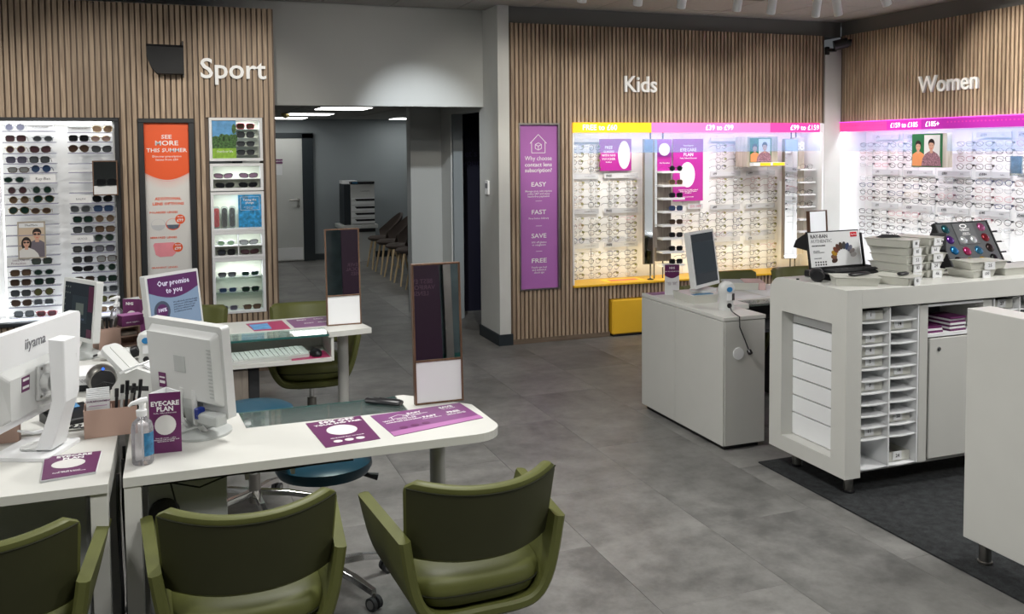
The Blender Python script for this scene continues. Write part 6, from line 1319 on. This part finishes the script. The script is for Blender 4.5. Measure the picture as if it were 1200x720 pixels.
words = ['bottom', 'second from bottom', 'middle', 'second from top', 'topmost']
for k, n_ in enumerate(('8', '83', '51', '85', '88')):
    tray('frosted tray tagged %s, %s of the left stack on the gondola' % (n_, words[k]), (3.625+[0, .008, -.004, .005, -.012][k], 3.725+[0, .006, -.003, .008, .002][k], GZ+.043*k), R([8, 11, 6, 12, 20][k]), n_, wd=.14, dp=.24)
for k, n_ in enumerate(('46', '24', '87', '61', '76')):
    tray('frosted tray tagged %s, %s of the right stack on the gondola' % (n_, words[k]), (3.80+[0, -.006, .004, -.008, .0][k], 3.765+[0, .006, -.002, .008, .003][k], GZ+.043*k), R([3, 8, 2, 9, 14][k]), n_, wd=.13, dp=.22)
t = tray('frosted tray tagged 43 overhanging the gondola front edge', (3.50, 3.60, GZ), R(24), '43', dp=.2)
t = tray('cream frosted tray without tag at the near gondola corner', (3.20, 3.67, GZ), R(-28), None, wd=.22, dp=.15, h=.045)
g_ = thing('glasses_case', 'slim black spectacle case lying on the corner tray', 'case', (3.26, 3.73, GZ+.045), R(12)); MB().rings([[(x, a*.02*math.cos(2*math.pi*i/12), .009+a*.009*math.sin(2*math.pi*i/12)) for i in range(12)] for x, a in ((-.075, .5), (-.06, 1), (.06, 1), (.075, .5))]).build('case', 'black', g_)
g_ = thing('glasses_case', 'small black case on the overhanging tray', 'case', (3.475, 3.66, GZ+.0425), R(12)); MB().rings([[(x, a*.018*math.cos(2*math.pi*i/12), .009+a*.009*math.sin(2*math.pi*i/12)) for i in range(12)] for x, a in ((-.035, .5), (-.025, 1), (.025, 1), (.035, .5))]).build('case', 'black', g_)
g_ = thing('cleaning_cloth', 'folded black cloth on top of the left tray stack', 'cloth', (3.58, 3.86, GZ+.2155), R(-10)); MB().prism([(-.07, .0), (.05, 0), (.03, .012), (-.03, .015)], -.02, .03, 'y').build('cloth', 'blackm', g_)
tray('frosted tray tagged 100, lower of the two before the lens display', (4.03, 3.66, GZ), R(10), '100', wd=.20, dp=.16)
tray('frosted tray tagged 25, upper of the two before the lens display', (4.05, 3.655, GZ+.0435), R(-4), '25', wd=.24, dp=.14)
tray('wide cream frosted tray at the right edge of the gondola', (4.27, 3.66, GZ), R(0), None, wd=.2, dp=.18)
t = thing('glasses_case', 'round-ended black spectacle case beside the black display case', 'case', (3.135, 3.90, GZ), R(-35))
MB().rings([[(a*.038*math.cos(2*math.pi*i/16), y_, .034+a*.034*math.sin(2*math.pi*i/16)) for i in range(16)] for y_, a in ((-.045, .75), (-.035, 1), (.05, 1), (.06, .7))]).build('case', 'black', t)
t = thing('black_blob', 'tiny black stopper near the rounded gondola corner', 'blob', (3.075, 3.98, GZ)); MB().lathe([(.008, 0), (.008, .007), (0, .008)], seg=12).build('blob', 'black', t)  # tiny black thing of no certain use, drawn as a disc
# black case with upright card
t = thing('display_case', 'open black case with upright RAY-BAN AUTHENTIC lens colour card', 'display case', (3.385, 3.99, GZ), R(3))
bx('base', 'black', t, -.19, .21, -.10, .10, 0, .035, .006); bx('drawer_tray', 'blackm', t, -.15, .20, -.09, .09, .0355, .05, .004)
m = MB()
for k in range(9): m.box(-.12+.033*k, -.10+.033*k, -.08, -.05, .0505, .053)
m.build('lens_slots', 'rubber', t)
tl = Matrix.Rotation(R(-10), 4, 'X'); tl.translation = (-.06, -.01, .052)
MB(tl).box(-.18, .18, 0, .012, 0, .20).build('lid', 'black', t, .002); MB(tl).box(-.172, .174, -.002, -.0003, .010, .194).build('lens_card', 'paper', t)
MB().prism([(-.0, .0), (-.012, .0), (.02, .18), (.03, .18)], .13, .14, 'x').build('strut', 'black', t, loc=(0, .0, .05)); MB().prism([(.018, .195), (.10, .15), (.12, .11), (.008, .10)], -.245, -.238, 'x').build('side_flap', 'black', t, loc=(0, 0, .05))
def lt(s, size, x, z, mat, bold=.02, al='LEFT'): text(t, s, size, tl @ Vector((x, -.0028, z)), tl.to_3x3() @ Vector((1, 0, 0)), tl.to_3x3() @ Vector((0, 0, 1)), mat, bold=bold, align=al)
lt('RAY-BAN', .028, -.16, .172, 'blktext', .012); lt('AUTHENTIC', .026, -.16, .146, 'greytext', 0); lt('PRESCRIPTION LENSES', .009, -.155, .122, 'blktext', .03); lt('SUN LENSES\nGradient and polarised', .008, -.15, .09, 'greytext'); lt('CLEAR LENSES', .008, -.15, .055, 'greytext')
MB(tl).box(.115, .16, -.0034, -.0022, .162, .187).build('red_logo_patch', 'redlogo', t); text(t, 'Ray-Ban', .012, tl @ Vector((.1375, -.0042, .1745)), tl.to_3x3() @ Vector((1, 0, 0)), tl.to_3x3() @ Vector((0, 0, 1)), 'prtwhite', shear=.2)
fan = [(.06, .03, .025), (.16, .08, .05), (.40, .22, .02), (.16, .05, .03), (.10, .04, .03), (.06, .04, .03), (.05, .05, .05), (.04, .06, .13), (.12, .12, .17), (.25, .22, .22), (.4, .38, .38)]
for k, c in enumerate(fan):
    a = R(195-185*k/10); cx_, cz_ = .055+.068*math.cos(a), .055+.062*math.sin(a)
    MB(tl).prism([(cx_+x*math.cos(a-R(90))-z*math.sin(a-R(90)), cz_+x*math.sin(a-R(90))+z*math.cos(a-R(90))) for x, z in oval(0, 0, .013, .021, 12)], -.0032-.0002*k, -.0024-.0002*k, 'y').build('lens_swatch', plain('swatch', c, .3, var=0), t)
m = MB(tl)
for r_i in range(2):
    for c_ in range(5): m.prism(oval(-.14+.017*c_, .035-.014*r_i, .0055, .0045, 8), -.003, -.0022, 'y')
m.build('printed_dots', 'blktext', t)
# grey lens display with coloured lenses
t = thing('lens_display', 'slanted grey display board of mirrored coloured lenses, right gondola', 'display board', (4.27, 3.93, GZ), R(6))
tl = Matrix.Rotation(R(-28), 4, 'X'); tl.translation = (0, -.02, .0)
MT['boardgrey'] = plain('board_grey', (.09, .095, .10), .5)
MB(tl).box(-.215, .215, 0, .012, .002, .29).build('board', 'boardgrey', t, .002)
MB(tl).box(-.225, -.2155, -.004, .02, 0.002, .295).box(.2155, .225, -.004, .02, .002, .295).box(-.2155, .2155, -.003, .014, .29, .295).build('edge', 'blackm', t)
MB().prism([(.02, 0), (.22, 0), (.14, .25)], -.2, -.19, 'x').prism([(.02, 0), (.22, 0), (.14, .25)], .19, .2, 'x').build('stand', 'blackm', t)
MB(tl).box(-.085, .085, -.004, -.0005, .155, .285).build('centre_card', plain('centre_grey', (.12, .125, .13), .5), t)
def lt2(s, size, x, z, mat, bold=.02): text(t, s, size, tl @ Vector((x, -.0048, z)), tl.to_3x3() @ Vector((1, 0, 0)), tl.to_3x3() @ Vector((0, 0, 1)), mat, bold=bold)
MB(tl).rings([[(x, -.0046, z) for x, z in oval(0, .267, .03, .013)], [(x, -.0046, z) for x, z in oval(0, .267, .021, .0075)]], caps=False, sm=False).build('ellipse_logo', 'prtwhite', t); lt2('OAKLEY', .022, 0, .243, 'prtwhite', .01); lt2('PRIZM LENS\nTECHNOLOGY', .010, 0, .218, 'prtwhite', .01)
def lens3(x, z, c, name='lens', s=1):
    MB(tl).rings([[(x+s*a*.031*math.cos(2*math.pi*i/16)*(1-.12*math.sin(2*math.pi*i/16)), -.001-d, z+s*a*.0265*math.sin(2*math.pi*i/16)-s*.003*math.cos(2*math.pi*i/16)*a) for i in range(16)] for a, d in ((1, 0), (.93, .005), (.7, .009), (.3, .0115))]).build(name, plain('mirror_lens', c, .12, metal=.55, var=.0), t)
for x, z, c in ((-.15, .255, (.02, .10, .12)), (-.15, .19, (.10, .03, .22)), (-.15, .125, (.02, .18, .42)), (-.15, .06, (.03, .025, .03)), (.15, .255, (.38, .10, .22)), (.15, .19, (.22, .02, .03)), (.15, .125, (.035, .02, .02)), (.15, .06, (.02, .02, .02)), (-.05, .115, (.45, .04, .14)), (.05, .115, (.04, .16, .28)), (-.05, .05, (.35, .30, .05)), (.05, .05, (.55, .33, .01))): lens3(x, z, c)
for x in (-.042, .042): lens3(x, .182, (.62, .65, .66), 'clear_lens', .9)
MB().box(-.34, -.225, .03, .05, .12, .215).build('side_wing', 'blackm', t, .003); text(t, 'IRIDIUM\nPRIZM', .02, (-.285, .028, .168), mat='prtwhite', bold=.02)
for k in range(4): MB(tl).box(.228, .30, .0, .004, .025+.065*k, .08+.065*k).build('side_card', 'paper', t); MB(tl).box(.226, .275, -.002, -.0005, .022+.065*k, .032+.065*k).build('side_rail', 'black', t)
